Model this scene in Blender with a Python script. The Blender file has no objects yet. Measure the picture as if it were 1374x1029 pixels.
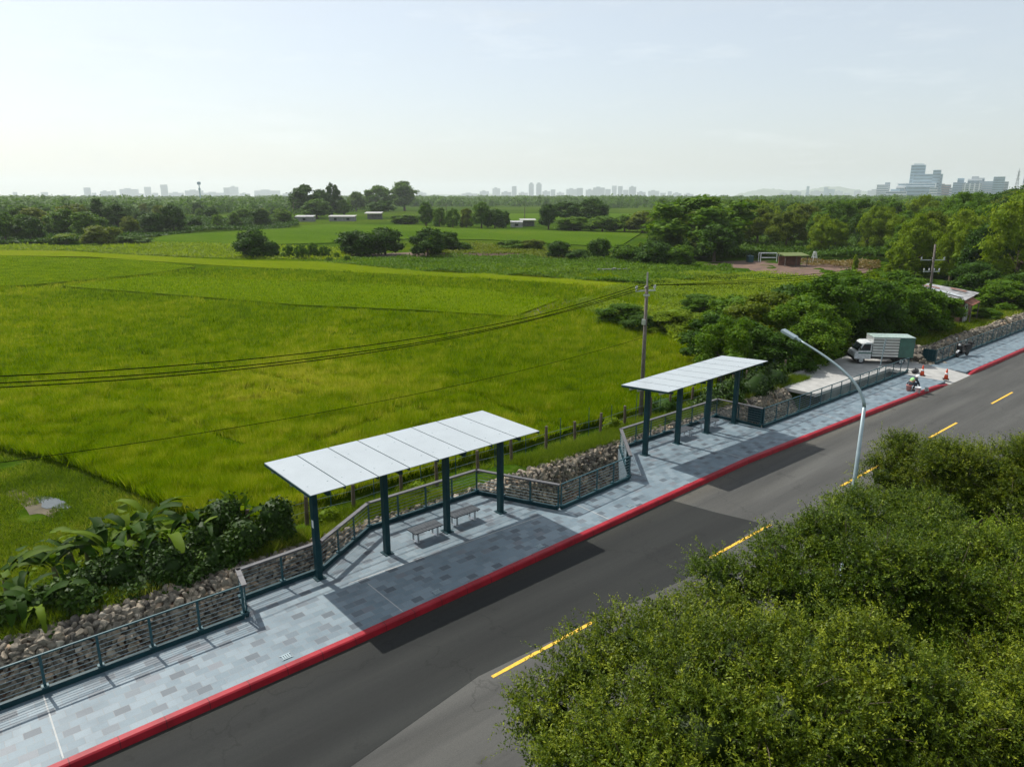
import bpy, bmesh, math, random
import numpy as np
from mathutils import Vector, Matrix, Euler
R = math.radians
random.seed(7)
rng = np.random.default_rng(11)
scene = bpy.context.scene
COL = scene.collection

# ------------------------------------------------------------------ camera model (measured from the photograph)
FPX, CX, CY, VH, VPX, CAMZ = 952.0, 687.0, 514.5, 263.0, 1840.0, 12.08
PITCH = math.atan((CY - VH) / FPX)
_r2, _r0, _r1 = 1.0, (VPX - CX) / FPX, (CY - VH) / FPX
YAW = math.atan2(_r0, _r2 * math.cos(PITCH) + _r1 * math.sin(PITCH))
FWD = np.array([math.cos(YAW), math.sin(YAW)])
RGT = np.array([math.sin(YAW), -math.cos(YAW)])

def ray(u, v):
    a, b = (u - CX) / FPX, (CY - v) / FPX
    fw = math.cos(PITCH) + b * math.sin(PITCH)
    up = -math.sin(PITCH) + b * math.cos(PITCH)
    d = FWD * fw + RGT * a
    return np.array([d[0], d[1], up])

def gp(u, v, z=0.0):                       # pixel of the photo -> point on the horizontal plane z
    d = ray(u, v); t = (z - CAMZ) / d[2]
    return (d[0] * t, d[1] * t)

def at_y(u, v, y):
    d = ray(u, v); t = y / d[1]
    return (d[0] * t, y, CAMZ + d[2] * t)

def at_d(u, v, dist):                      # point at a horizontal distance
    d = ray(u, v); t = dist / math.hypot(d[0], d[1])
    return (d[0] * t, d[1] * t, CAMZ + d[2] * t)

# ------------------------------------------------------------------ materials
def new_mat(name):
    m = bpy.data.materials.new(name); m.use_nodes = True
    nt = m.node_tree; nt.nodes.clear()
    out = nt.nodes.new('ShaderNodeOutputMaterial')
    return m, nt, out

def N(nt, t, **kw):
    n = nt.nodes.new(t)
    for k, v in kw.items(): setattr(n, k, v)
    return n

def ramp(nt, fac, stops, interp='LINEAR'):
    r = N(nt, 'ShaderNodeValToRGB'); r.color_ramp.interpolation = interp
    e = r.color_ramp.elements
    while len(e) < len(stops): e.new(0.5)
    for el, (p, c) in zip(e, stops):
        el.position = p; el.color = (*c, 1.0)
    nt.links.new(fac, r.inputs[0])
    return r.outputs[0]

def noise(nt, vec, scale, detail=4, rough=0.55):
    n = N(nt, 'ShaderNodeTexNoise'); n.inputs['Scale'].default_value = scale
    n.inputs['Detail'].default_value = detail; n.inputs['Roughness'].default_value = rough
    nt.links.new(vec, n.inputs['Vector'])
    return n.outputs['Fac']

def mixc(nt, fac, a, b, mode='MIX'):
    n = N(nt, 'ShaderNodeMix', data_type='RGBA', blend_type=mode)
    for sock, v in ((n.inputs[0], fac), (n.inputs[6], a), (n.inputs[7], b)):
        if isinstance(v, bpy.types.NodeSocket): nt.links.new(v, sock)
        elif isinstance(v, (tuple, list)): sock.default_value = (*v, 1.0)
        else: sock.default_value = v
    return n.outputs[2]

def math_n(nt, op, a, b=None):
    n = N(nt, 'ShaderNodeMath', operation=op)
    for i, v in enumerate((a, b)):
        if v is None: continue
        if isinstance(v, bpy.types.NodeSocket): nt.links.new(v, n.inputs[i])
        else: n.inputs[i].default_value = v
    return n.outputs[0]

def coords(nt, scale=None):
    g = N(nt, 'ShaderNodeTexCoord').outputs['Object']
    if scale:
        m = N(nt, 'ShaderNodeMapping'); m.inputs['Scale'].default_value = scale
        nt.links.new(g, m.inputs['Vector']); return m.outputs[0]
    return g

def finish(nt, out, col, rough=0.7, metal=0.0, bump=None, bstr=0.3, bdist=0.02, spec=0.5, alpha=None):
    p = N(nt, 'ShaderNodeBsdfPrincipled')
    if isinstance(col, bpy.types.NodeSocket): nt.links.new(col, p.inputs['Base Color'])
    else: p.inputs['Base Color'].default_value = (*col, 1)
    if isinstance(rough, bpy.types.NodeSocket): nt.links.new(rough, p.inputs['Roughness'])
    else: p.inputs['Roughness'].default_value = rough
    p.inputs['Metallic'].default_value = metal
    p.inputs['Specular IOR Level'].default_value = spec
    if bump is not None:
        b = N(nt, 'ShaderNodeBump'); b.inputs['Strength'].default_value = bstr; b.inputs['Distance'].default_value = bdist
        nt.links.new(bump, b.inputs['Height']); nt.links.new(b.outputs[0], p.inputs['Normal'])
    nt.links.new(p.outputs[0], out.inputs['Surface'])
    return p

def simple(name, c, rough=0.6, metal=0.0, var=0.25, scale=6.0, bump=0.0, spec=0.5):
    m, nt, out = new_mat(name)
    v = coords(nt); f = noise(nt, v, scale, 5)
    lo = tuple(x * (1 - var) for x in c); hi = tuple(min(1, x * (1 + var)) for x in c)
    col = ramp(nt, f, [(0.3, lo), (0.7, hi)])
    finish(nt, out, col, rough, metal, f if bump else None, bump, 0.02, spec)
    return m

def leaf_mat(name, stops, transl=0.35, var_obj=0.25, rough=0.5, spec=0.35):
    """foliage: colour per leaf (face attribute tint) and a little per plant; light passes through the leaf"""
    m, nt, out = new_mat(name)
    a = N(nt, 'ShaderNodeAttribute', attribute_name='tint')
    oi = N(nt, 'ShaderNodeObjectInfo')
    f = math_n(nt, 'ADD', math_n(nt, 'MULTIPLY', a.outputs['Fac'], 1 - var_obj), math_n(nt, 'MULTIPLY', oi.outputs['Random'], var_obj))
    col = ramp(nt, f, stops)
    p = N(nt, 'ShaderNodeBsdfPrincipled'); p.inputs['Roughness'].default_value = rough
    p.inputs['Specular IOR Level'].default_value = spec
    nt.links.new(col, p.inputs['Base Color'])
    t = N(nt, 'ShaderNodeBsdfTranslucent')
    tc = mixc(nt, 1.0, col, (1.25, 1.2, 0.5), 'MULTIPLY'); nt.links.new(tc, t.inputs['Color'])
    ms = N(nt, 'ShaderNodeMixShader'); ms.inputs[0].default_value = transl
    nt.links.new(p.outputs[0], ms.inputs[1]); nt.links.new(t.outputs[0], ms.inputs[2])
    nt.links.new(ms.outputs[0], out.inputs['Surface'])
    return m

def tint_mat(name, stops, rough=0.8, bump_scale=None, spec=0.3):
    m, nt, out = new_mat(name)
    a = N(nt, 'ShaderNodeAttribute', attribute_name='tint')
    col = ramp(nt, a.outputs['Fac'], stops)
    v = coords(nt); f = noise(nt, v, 9.0, 5)
    col = mixc(nt, 1.0, col, ramp(nt, f, [(0.3, (0.62, 0.62, 0.6)), (0.75, (1.1, 1.08, 1.05))]), 'MULTIPLY')
    finish(nt, out, col, rough, 0, noise(nt, v, 22, 4), 0.5, 0.03, spec)
    return m

# ------------------------------------------------------------------ mesh building
ORG = {}
def set_props(o, label=None, cat=None, group=None, kind=None):
    if label: o['label'] = label
    if cat: o['category'] = cat
    if group: o['group'] = group
    if kind: o['kind'] = kind
    return o

def thing(name, label, cat, loc=(0, 0, 0), rotz=0.0, group=None):
    o = bpy.data.objects.new(name, None); o.empty_display_size = 0.3
    COL.objects.link(o); o.location = loc; o.rotation_euler = (0, 0, rotz)
    ORG[o.name] = (np.array(loc, float), rotz)
    return set_props(o, label, cat, group)

def link_mesh(name, me, mats, parent=None, smooth=False):
    o = bpy.data.objects.new(name, me); COL.objects.link(o)
    for m in (mats if isinstance(mats, (list, tuple)) else [mats]): me.materials.append(m)
    if parent is not None:
        o.parent = parent
        ORG[o.name] = ORG.get(parent.name, (np.zeros(3), 0.0))
    if smooth: me.polygons.foreach_set('use_smooth', np.ones(len(me.polygons), dtype=bool))
    return o

class MB:
    def __init__(s): s.v = []; s.f = []; s.mi = []
    def add(s, vs, fs, mi=0):
        b = len(s.v); s.v.extend([tuple(map(float, p)) for p in vs])
        s.f.extend([tuple(b + i for i in f) for f in fs]); s.mi.extend([mi] * len(fs)); return s
    def box(s, c, d, rz=0.0, mi=0, taper=1.0):
        x, y, z = (k / 2 for k in d); cs, sn = math.cos(rz), math.sin(rz); vs = []
        for k, (a, b, e) in enumerate(((-x, -y, -z), (x, -y, -z), (x, y, -z), (-x, y, -z), (-x, -y, z), (x, -y, z), (x, y, z), (-x, y, z))):
            if k > 3: a *= taper; b *= taper
            vs.append((c[0] + a * cs - b * sn, c[1] + a * sn + b * cs, c[2] + e))
        return s.add(vs, ((0, 3, 2, 1), (4, 5, 6, 7), (0, 1, 5, 4), (1, 2, 6, 5), (2, 3, 7, 6), (3, 0, 4, 7)), mi)
    def beam(s, p, q, w, h, mi=0):                 # box from p to q, w sideways, h up
        p, q = np.array(p, float), np.array(q, float); d = q - p; L = np.linalg.norm(d); d /= L
        up = np.array([0, 0, 1.0]) if abs(d[2]) < 0.95 else np.array([0, 1.0, 0])
        sd = np.cross(d, up); sd /= np.linalg.norm(sd); up = np.cross(sd, d); vs = []
        for e in (p, q):
            for a, b in ((-1, -1), (1, -1), (1, 1), (-1, 1)): vs.append(e + sd * a * w / 2 + up * b * h / 2)
        return s.add(vs, ((0, 1, 2, 3), (7, 6, 5, 4), (0, 4, 5, 1), (1, 5, 6, 2), (2, 6, 7, 3), (3, 7, 4, 0)), mi)
    def tube(s, pts, r, n=6, mi=0, caps=True):
        pts = [np.array(p, float) for p in pts]; rs = r if isinstance(r, (list, tuple)) else [r] * len(pts)
        vs = []; fs = []; prev = None
        for i, p in enumerate(pts):
            d = pts[min(i + 1, len(pts) - 1)] - pts[max(i - 1, 0)]; d = d / (np.linalg.norm(d) + 1e-9)
            if prev is None:
                ref = np.array([0, 0, 1.0]) if abs(d[2]) < 0.9 else np.array([1.0, 0, 0])
                u = np.cross(d, ref)
            else: u = prev - d * np.dot(prev, d)
            u /= np.linalg.norm(u) + 1e-9; w = np.cross(d, u); prev = u
            for k in range(n):
                t = 2 * math.pi * k / n; vs.append(p + (u * math.cos(t) + w * math.sin(t)) * rs[i])
        for i in range(len(pts) - 1):
            for k in range(n):
                a, b = i * n + k, i * n + (k + 1) % n
                fs.append((a, b, b + n, a + n))
        if caps: fs.append(tuple(range(n - 1, -1, -1))); fs.append(tuple((len(pts) - 1) * n + k for k in range(n)))
        return s.add(vs, fs, mi)
    def ell(s, c, r, seg=12, ring=8, mi=0):
        vs = []; fs = []
        for i in range(1, ring):
            ph = math.pi * i / ring
            for k in range(seg):
                t = 2 * math.pi * k / seg
                vs.append((c[0] + r[0] * math.sin(ph) * math.cos(t), c[1] + r[1] * math.sin(ph) * math.sin(t), c[2] + r[2] * math.cos(ph)))
        for i in range(ring - 2):
            for k in range(seg):
                a, b = i * seg + k, i * seg + (k + 1) % seg; fs.append((a, a + seg, b + seg, b))
        t = len(vs); vs += [(c[0], c[1], c[2] + r[2]), (c[0], c[1], c[2] - r[2])]
        for k in range(seg):
            fs.append((t, k, (k + 1) % seg)); o = (ring - 2) * seg; fs.append((t + 1, o + (k + 1) % seg, o + k))
        return s.add(vs, fs, mi)
    def lathe(s, c, prof, n=14, mi=0, axis='z'):
        vs = []; fs = []
        for (r, z) in prof:
            for k in range(n):
                t = 2 * math.pi * k / n; a, b = r * math.cos(t), r * math.sin(t)
                vs.append((c[0] + a, c[1] + b, c[2] + z) if axis == 'z' else (c[0] + a, c[1] + z, c[2] + b) if axis == 'y' else (c[0] + z, c[1] + a, c[2] + b))
        for i in range(len(prof) - 1):
            for k in range(n):
                a, b = i * n + k, i * n + (k + 1) % n; fs.append((a, b, b + n, a + n))
        fs.append(tuple(range(n - 1, -1, -1))); fs.append(tuple((len(prof) - 1) * n + k for k in range(n)))
        return s.add(vs, fs, mi)
    def prism(s, poly, z0, z1, mi=0):
        n = len(poly); vs = [(p[0], p[1], z0) for p in poly] + [(p[0], p[1], z1) for p in poly]
        fs = [tuple(range(n - 1, -1, -1)), tuple(range(n, 2 * n))] + [(i, (i + 1) % n, (i + 1) % n + n, i + n) for i in range(n)]
        return s.add(vs, fs, mi)
    def side_prism(s, poly, y0, y1, mi=0):         # outline in x-z, thickness in y
        n = len(poly); vs = [(p[0], y0, p[1]) for p in poly] + [(p[0], y1, p[1]) for p in poly]
        fs = [tuple(range(n)), tuple(range(2 * n - 1, n - 1, -1))] + [(i + n, (i + 1) % n + n, (i + 1) % n, i) for i in range(n)]
        return s.add(vs, fs, mi)
    def build(s, name, mats, parent=None, local=False, smooth=False, bevel=0.0):
        v = np.array(s.v, float)
        if parent is not None and not local:
            o, rz = ORG[parent.name]; v = v - o
            if rz:
                c, sn = math.cos(-rz), math.sin(-rz); v = np.stack([v[:, 0] * c - v[:, 1] * sn, v[:, 0] * sn + v[:, 1] * c, v[:, 2]], 1)
        me = bpy.data.meshes.new(name); me.from_pydata(v.tolist(), [], s.f)
        bm = bmesh.new(); bm.from_mesh(me)
        bmesh.ops.recalc_face_normals(bm, faces=bm.faces)
        if bevel:
            bmesh.ops.bevel(bm, geom=[e for e in bm.edges if e.is_manifold and e.calc_face_angle(0) > 0.6], offset=bevel, segments=2, affect='EDGES', profile=0.6)
        bm.to_mesh(me); bm.free()
        if not bevel and len(me.polygons) == len(s.mi): me.polygons.foreach_set('material_index', s.mi)
        return link_mesh(name, me, mats, parent, smooth)

def np_mesh(name, V, F, tint=None):
    """V (n,3); F (m,k) constant-size faces"""
    me = bpy.data.meshes.new(name); V = np.asarray(V, np.float32); F = np.asarray(F, np.int32); k = F.shape[1]
    me.vertices.add(len(V)); me.vertices.foreach_set('co', V.ravel())
    me.loops.add(F.size); me.loops.foreach_set('vertex_index', F.ravel())
    me.polygons.add(len(F)); me.polygons.foreach_set('loop_start', np.arange(0, F.size, k, dtype=np.int32))
    if tint is not None:
        a = me.attributes.new('tint', 'FLOAT', 'FACE'); a.data.foreach_set('value', np.clip(tint, 0, 1).astype(np.float32))
    me.update(calc_edges=True)
    return me

def unit(a): return a / (np.linalg.norm(a, axis=-1, keepdims=True) + 1e-9)
def rdir(n, g=rng): return unit(g.normal(size=(n, 3)))

def leaf_quads(P, D, Nn, L, W):
    """diamond leaves: base P, direction D, approximate normal Nn, length L, width W"""
    D = unit(D); S = unit(np.cross(D, Nn)); L = np.asarray(L)[:, None]; W = np.asarray(W)[:, None]
    n = len(P); V = np.empty((n, 4, 3), np.float32)
    V[:, 0] = P; V[:, 1] = P + D * L * 0.45 + S * W * 0.5; V[:, 2] = P + D * L; V[:, 3] = P + D * L * 0.45 - S * W * 0.5
    return V.reshape(-1, 3), np.arange(n * 4, dtype=np.int32).reshape(n, 4)

_ico = {}
def ico(sub):
    if sub not in _ico:
        bm = bmesh.new(); bmesh.ops.create_icosphere(bm, subdivisions=sub, radius=1.0)
        bm.verts.ensure_lookup_table()
        _ico[sub] = (np.array([v.co[:] for v in bm.verts]), np.array([[v.index for v in f.verts] for f in bm.faces])); bm.free()
    return _ico[sub]

def tree_dup(root, loc, rotz, sc, label=None, group=None, name=None):
    r = root.copy(); COL.objects.link(r); r.location = loc; r.rotation_euler = (0, 0, rotz); r.scale = sc
    if label: r['label'] = label
    if group: r['group'] = group
    elif 'group' in r.keys(): del r['group']
    for ch in list(root.children):
        c = ch.copy(); COL.objects.link(c); c.parent = r
        for g in ch.children:
            d = g.copy(); COL.objects.link(d); d.parent = c
    return r

def in_poly(P, poly):
    x, y = P[:, 0], P[:, 1]; ins = np.zeros(len(P), bool); n = len(poly); j = n - 1
    for i in range(n):
        xi, yi = poly[i]; xj, yj = poly[j]
        c = ((yi > y) != (yj > y)) & (x < (xj - xi) * (y - yi) / ((yj - yi) + 1e-12) + xi)
        ins ^= c; j = i
    return ins

def vnoise(P, scale, seed=0):                  # smooth value noise on xy (numpy)
    g = np.random.default_rng(seed).random((64, 64)); x, y = P[:, 0] / scale, P[:, 1] / scale
    xi, yi = np.floor(x).astype(int), np.floor(y).astype(int); fx, fy = x - xi, y - yi
    fx, fy = fx * fx * (3 - 2 * fx), fy * fy * (3 - 2 * fy); w = lambda a, b: g[a % 64, b % 64]
    return (w(xi, yi) * (1 - fx) + w(xi + 1, yi) * fx) * (1 - fy) + (w(xi, yi + 1) * (1 - fx) + w(xi + 1, yi + 1) * fx) * fy

# ------------------------------------------------------------------ camera, sun, sky, air
cam = bpy.data.cameras.new('camera'); co = bpy.data.objects.new('camera', cam); COL.objects.link(co)
cam.sensor_width = 36.0; cam.lens = 36.0 * FPX / 1374.0; cam.clip_start = 0.1; cam.clip_end = 30000
co.location = (0, 0, CAMZ)
co.rotation_euler = (R(90) - PITCH, 0, YAW - R(90))
scene.camera = co

SUN = np.array([-0.105, 0.83, 1.0]); SUN = SUN / np.linalg.norm(SUN)
sl = bpy.data.lights.new('sun', 'SUN'); so = bpy.data.objects.new('sun', sl); COL.objects.link(so)
sl.energy = 5.0; sl.angle = R(0.53); sl.color = (1.0, 0.965, 0.9)
so.rotation_euler = Vector(-SUN).to_track_quat('-Z', 'Y').to_euler(); so.location = (0, 0, 60)

w = bpy.data.worlds.new('World'); scene.world = w; w.use_nodes = True
nt = w.node_tree; nt.nodes.clear()
wo = N(nt, 'ShaderNodeOutputWorld'); bg = N(nt, 'ShaderNodeBackground'); bg.inputs['Strength'].default_value = 0.15
sky = N(nt, 'ShaderNodeTexSky', sky_type='NISHITA'); sky.sun_disc = False
sky.sun_elevation = math.asin(SUN[2]); sky.sun_rotation = math.atan2(SUN[0], SUN[1])
sky.altitude = 10; sky.air_density = 1.0; sky.dust_density = 2.0; sky.ozone_density = 2.0
tc = N(nt, 'ShaderNodeTexCoord').outputs['Generated']
mp = N(nt, 'ShaderNodeMapping'); mp.inputs['Scale'].default_value = (2.2, 2.2, 9.0); mp.inputs['Rotation'].default_value = (0.25, 0.1, 0.4)
nt.links.new(tc, mp.inputs['Vector'])
cl = noise(nt, mp.outputs[0], 2.6, 7, 0.62)
cf = ramp(nt, cl, [(0.48, (0.54,) * 3), (0.62, (0.58,) * 3), (0.8, (0.72,) * 3)])   # thin high overcast with a few faint clouds
skc = mixc(nt, cf, sky.outputs[0], (4.75, 5.0, 5.0))
mp2 = N(nt, 'ShaderNodeMapping'); mp2.inputs['Scale'].default_value = (1.6, 1.6, 7.5); mp2.inputs['Rotation'].default_value = (0.1, 0.25, 0.9); mp2.inputs['Location'].default_value = (0.35, 0.1, 0.2)
nt.links.new(tc, mp2.inputs['Vector'])
wisp = ramp(nt, noise(nt, mp2.outputs[0], 3.4, 9, 0.66), [(0.54, (0, 0, 0)), (0.78, (0.26, 0.26, 0.26))])
skc = mixc(nt, wisp, skc, (6.6, 6.9, 7.0))
nt.links.new(skc, bg.inputs['Color']); nt.links.new(bg.outputs[0], wo.inputs['Surface'])

vs = scene.view_settings; vs.view_transform = 'Standard'; vs.look = 'None'; vs.exposure = 0.12; vs.gamma = 1.0
cy = scene.cycles
cy.use_denoising = True
try: cy.denoiser = 'OPENIMAGEDENOISE'
except Exception: pass
cy.max_bounces = 6; cy.diffuse_bounces = 2; cy.glossy_bounces = 2; cy.transmission_bounces = 4; cy.transparent_max_bounces = 8; cy.volume_bounces = 1
cy.use_adaptive_sampling = True; cy.adaptive_threshold = 0.02

hz, hnt, hout = new_mat('haze_air')
pv = N(hnt, 'ShaderNodeVolumePrincipled'); pv.inputs['Color'].default_value = (0.92, 0.97, 1.0, 1)
pv.inputs['Density'].default_value = 0.000105; pv.inputs['Anisotropy'].default_value = 0.25
hnt.links.new(pv.outputs[0], hout.inputs['Volume'])
hb = MB().box((0, 0, 135), (29000, 29000, 280)).build('haze', hz); set_props(hb, kind='stuff', label='pale haze hanging over the plain and the far city')

# ------------------------------------------------------------------ materials
# ground between the fields
GM, gnt, gout = new_mat('rough_grass_ground')
gv = coords(gnt)
g1 = noise(gnt, gv, 0.05, 6, 0.6); g2 = noise(gnt, gv, 1.1, 6, 0.65); g3 = noise(gnt, gv, 0.006, 3)
c1 = ramp(gnt, g2, [(0.3, (0.022, 0.042, 0.004)), (0.55, (0.05, 0.08, 0.009)), (0.8, (0.1, 0.11, 0.025))])
c2 = ramp(gnt, g1, [(0.35, (0.75, 0.9, 0.7)), (0.65, (1.15, 1.05, 0.8))])
c3 = ramp(gnt, g3, [(0.42, (0.8, 0.95, 0.8)), (0.5, (1.3, 1.25, 0.9)), (0.58, (0.85, 1.0, 0.8))])
finish(gnt, gout, mixc(gnt, 1.0, mixc(gnt, 1.0, c1, c2, 'MULTIPLY'), c3, 'MULTIPLY'), 0.9, 0, g2, 0.8, 0.25, 0.0)

def rice_mat(name, a, b, c, patch=0.12):
    m, nt, out = new_mat(name)
    v = coords(nt)
    mp = N(nt, 'ShaderNodeMapping'); mp.inputs['Rotation'].default_value = (0, 0, R(-38)); mp.inputs['Scale'].default_value = (1.0, 0.42, 1.0)
    nt.links.new(v, mp.inputs['Vector']); sv = mp.outputs[0]
    big = noise(nt, sv, patch, 5, 0.6); mid = noise(nt, sv, 0.75, 5, 0.65); fine = noise(nt, v, 7.0, 4, 0.7)
    f = math_n(nt, 'ADD', math_n(nt, 'ADD', math_n(nt, 'MULTIPLY', big, 0.55), math_n(nt, 'MULTIPLY', mid, 0.3)), math_n(nt, 'MULTIPLY', fine, 0.15))
    col = ramp(nt, f, [(0.36, a), (0.5, b), (0.64, c)])
    bmp = math_n(nt, 'ADD', math_n(nt, 'MULTIPLY', fine, 0.6), math_n(nt, 'MULTIPLY', mid, 0.5))
    finish(nt, out, col, 0.95, 0, bmp, 0.9, 0.35, 0.0)
    return m
M = {}
M['rice'] = rice_mat('rice_canopy', (0.032, 0.064, 0.001), (0.058, 0.1, 0.002), (0.09, 0.13, 0.004))  # base sheet coloured dark so gaps between the plants look shaded
M['rice_fresh'] = rice_mat('young_rice_canopy', (0.072, 0.118, 0.002), (0.1, 0.155, 0.003), (0.13, 0.18, 0.005), 0.05)
M['rice_far'] = rice_mat('upper_rice_canopy', (0.042, 0.085, 0.006), (0.062, 0.115, 0.008), (0.088, 0.135, 0.012), 0.03)
M['rice_ripe'] = rice_mat('ripe_rice_canopy', (0.095, 0.14, 0.004), (0.13, 0.175, 0.005), (0.165, 0.19, 0.012), 0.03)
M['blade'] = leaf_mat('rice_blade', [(0.0, (0.045, 0.095, 0.001)), (0.45, (0.135, 0.225, 0.002)), (0.75, (0.215, 0.28, 0.006)), (1.0, (0.36, 0.37, 0.05))], 0.45, 0.0, 0.9, 0.0)
M['grassblade'] = leaf_mat('bank_grass_blade', [(0.0, (0.05, 0.095, 0.006)), (0.6, (0.14, 0.21, 0.012)), (1.0, (0.3, 0.3, 0.07))], 0.45, 0.0, 0.7, 0.08)

# asphalt
def asphalt(name, base, var):
    m, nt, out = new_mat(name); v = coords(nt)
    f = noise(nt, v, 160, 3, 0.7); b = noise(nt, coords(nt, (0.12, 1.0, 1)), 0.9, 5, 0.6); s = noise(nt, coords(nt, (0.03, 1.2, 1)), 1.6, 3)
    c = ramp(nt, f, [(0.25, tuple(x * 0.6 for x in base)), (0.75, tuple(x * 1.45 for x in base))])
    c = mixc(nt, 1.0, c, ramp(nt, b, [(0.3, (1 - var,) * 3), (0.7, (1 + var,) * 3)]), 'MULTIPLY')
    c = mixc(nt, 1.0, c, ramp(nt, s, [(0.35, (0.86, 0.86, 0.86)), (0.65, (1.12, 1.11, 1.08))]), 'MULTIPLY')
    g_ = noise(nt, v, 34, 4, 0.75); c = mixc(nt, 1.0, c, ramp(nt, g_, [(0.3, (0.84,) * 3), (0.5, (1.0,) * 3), (0.72, (1.2,) * 3)]), 'MULTIPLY')
    o_ = noise(nt, v, 1.3, 3, 0.5); c = mixc(nt, 1.0, c, ramp(nt, o_, [(0.24, (0.7,) * 3), (0.33, (1.0,) * 3)]), 'MULTIPLY')
    sxy = N(nt, 'ShaderNodeSeparateXYZ'); nt.links.new(v, sxy.inputs[0])
    lane = math_n(nt, 'SINE', math_n(nt, 'MULTIPLY', sxy.outputs[1], 3.6)); c = mixc(nt, 1.0, c, ramp(nt, math_n(nt, 'ADD', math_n(nt, 'MULTIPLY', lane, 0.5), 0.5), [(0.0, (0.93,) * 3), (1.0, (1.08,) * 3)]), 'MULTIPLY')
    gut = ramp(nt, math_n(nt, 'ADD', math_n(nt, 'MULTIPLY', math_n(nt, 'SUBTRACT', sxy.outputs[1], 15.7), 1.0), math_n(nt, 'MULTIPLY', b, 0.6)), [(0.2, (1.0,) * 3), (0.75, (1.25, 1.2, 1.1))]); c = mixc(nt, 1.0, c, gut, 'MULTIPLY')
    vor = N(nt, 'ShaderNodeTexVoronoi', feature='DISTANCE_TO_EDGE'); vor.inputs['Scale'].default_value = 0.16
    wv = N(nt, 'ShaderNodeVectorMath', operation='ADD'); nt.links.new(v, wv.inputs[0])
    nn = N(nt, 'ShaderNodeTexNoise'); nn.inputs['Scale'].default_value = 0.8; nn.inputs['Detail'].default_value = 6; nt.links.new(v, nn.inputs['Vector'])
    sc = N(nt, 'ShaderNodeVectorMath', operation='SCALE'); sc.inputs['Scale'].default_value = 3.0; nt.links.new(nn.outputs['Color'], sc.inputs[0])
    nt.links.new(sc.outputs[0], wv.inputs[1]); nt.links.new(wv.outputs[0], vor.inputs['Vector'])
    crack = ramp(nt, vor.outputs['Distance'], [(0.0, (0.72, 0.72, 0.72)), (0.004, (0.88, 0.88, 0.88)), (0.008, (1, 1, 1))])
    c = mixc(nt, 1.0, c, crack, 'MULTIPLY')
    finish(nt, out, c, 0.85, 0, f, 0.35, 0.008, 0.2)
    return m
M['asphalt'] = asphalt('worn_asphalt', (0.066, 0.066, 0.062), 0.2)
M['asphalt_new'] = asphalt('dark_asphalt', (0.021, 0.0225, 0.0215), 0.14)

# paving tiles
TM, tnt, tout = new_mat('grey_paving_tiles')
tv = coords(tnt); sx = N(tnt, 'ShaderNodeSeparateXYZ'); tnt.links.new(tv, sx.inputs[0])
TW, TH = 0.355, 0.26
ty = math_n(tnt, 'DIVIDE', sx.outputs[1], TH); row = math_n(tnt, 'FLOOR', ty)
off = math_n(tnt, 'MULTIPLY', math_n(tnt, 'MODULO', math_n(tnt, 'ADD', row, 1000.0), 2.0), 0.5)
tx = math_n(tnt, 'ADD', math_n(tnt, 'DIVIDE', sx.outputs[0], TW), off); colx = math_n(tnt, 'FLOOR', tx)
cmb = N(tnt, 'ShaderNodeCombineXYZ'); tnt.links.new(colx, cmb.inputs[0]); tnt.links.new(row, cmb.inputs[1])
wn = N(tnt, 'ShaderNodeTexWhiteNoise', noise_dimensions='2D'); tnt.links.new(cmb.outputs[0], wn.inputs['Vector'])
tcol = ramp(tnt, wn.outputs['Value'], [(0.0, (0.14, 0.19, 0.22)), (0.3, (0.168, 0.218, 0.247)), (0.58, (0.124, 0.173, 0.202)), (0.8, (0.125, 0.168, 0.195)), (0.9, (0.105, 0.14, 0.165)), (0.97, (0.14, 0.16, 0.18))], 'CONSTANT')
even = math_n(tnt, 'LESS_THAN', math_n(tnt, 'MODULO', math_n(tnt, 'ADD', row, 1000.0), 2.0), 0.5)
third = math_n(tnt, 'LESS_THAN', math_n(tnt, 'MODULO', math_n(tnt, 'ADD', math_n(tnt, 'ADD', colx, row), 3000.0), 3.0), 0.5)
keepd = math_n(tnt, 'GREATER_THAN', wn.outputs['Value'], 0.3)
darkf = math_n(tnt, 'MULTIPLY', math_n(tnt, 'MULTIPLY', even, third), keepd)
dcol = ramp(tnt, wn.outputs['Value'], [(0.0, (0.078, 0.1, 0.118)), (0.55, (0.098, 0.122, 0.142)), (0.75, (0.068, 0.088, 0.106)), (0.9, (0.115, 0.142, 0.162))], 'CONSTANT')
tcol = mixc(tnt, darkf, tcol, dcol)
fx = math_n(tnt, 'ABSOLUTE', math_n(tnt, 'SUBTRACT', math_n(tnt, 'FRACT', tx), 0.5)); fy = math_n(tnt, 'ABSOLUTE', math_n(tnt, 'SUBTRACT', math_n(tnt, 'FRACT', ty), 0.5))
gx = math_n(tnt, 'GREATER_THAN', fx, 0.5 - 0.010 / TW * 0.8); gy = math_n(tnt, 'GREATER_THAN', fy, 0.5 - 0.010 / TH * 0.8)
gr = math_n(tnt, 'MAXIMUM', gx, gy)
tcol = mixc(tnt, math_n(tnt, 'MULTIPLY', gr, 0.7), tcol, (0.17, 0.18, 0.185))
st = noise(tnt, tv, 0.9, 6, 0.65); st2 = noise(tnt, tv, 30, 4, 0.7)
tcol = mixc(tnt, 1.0, tcol, ramp(tnt, st, [(0.25, (0.72, 0.74, 0.75)), (0.5, (1.0, 1.0, 1.0)), (0.72, (1.1, 1.1, 1.08))]), 'MULTIPLY')
tcol = mixc(tnt, 1.0, tcol, ramp(tnt, st2, [(0.3, (0.88, 0.88, 0.88)), (0.7, (1.1, 1.1, 1.1))]), 'MULTIPLY')
finish(tnt, tout, tcol, 0.55, 0, math_n(tnt, 'SUBTRACT', math_n(tnt, 'MULTIPLY', st2, 0.25), gr), 0.35, 0.006, 0.4)
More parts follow.
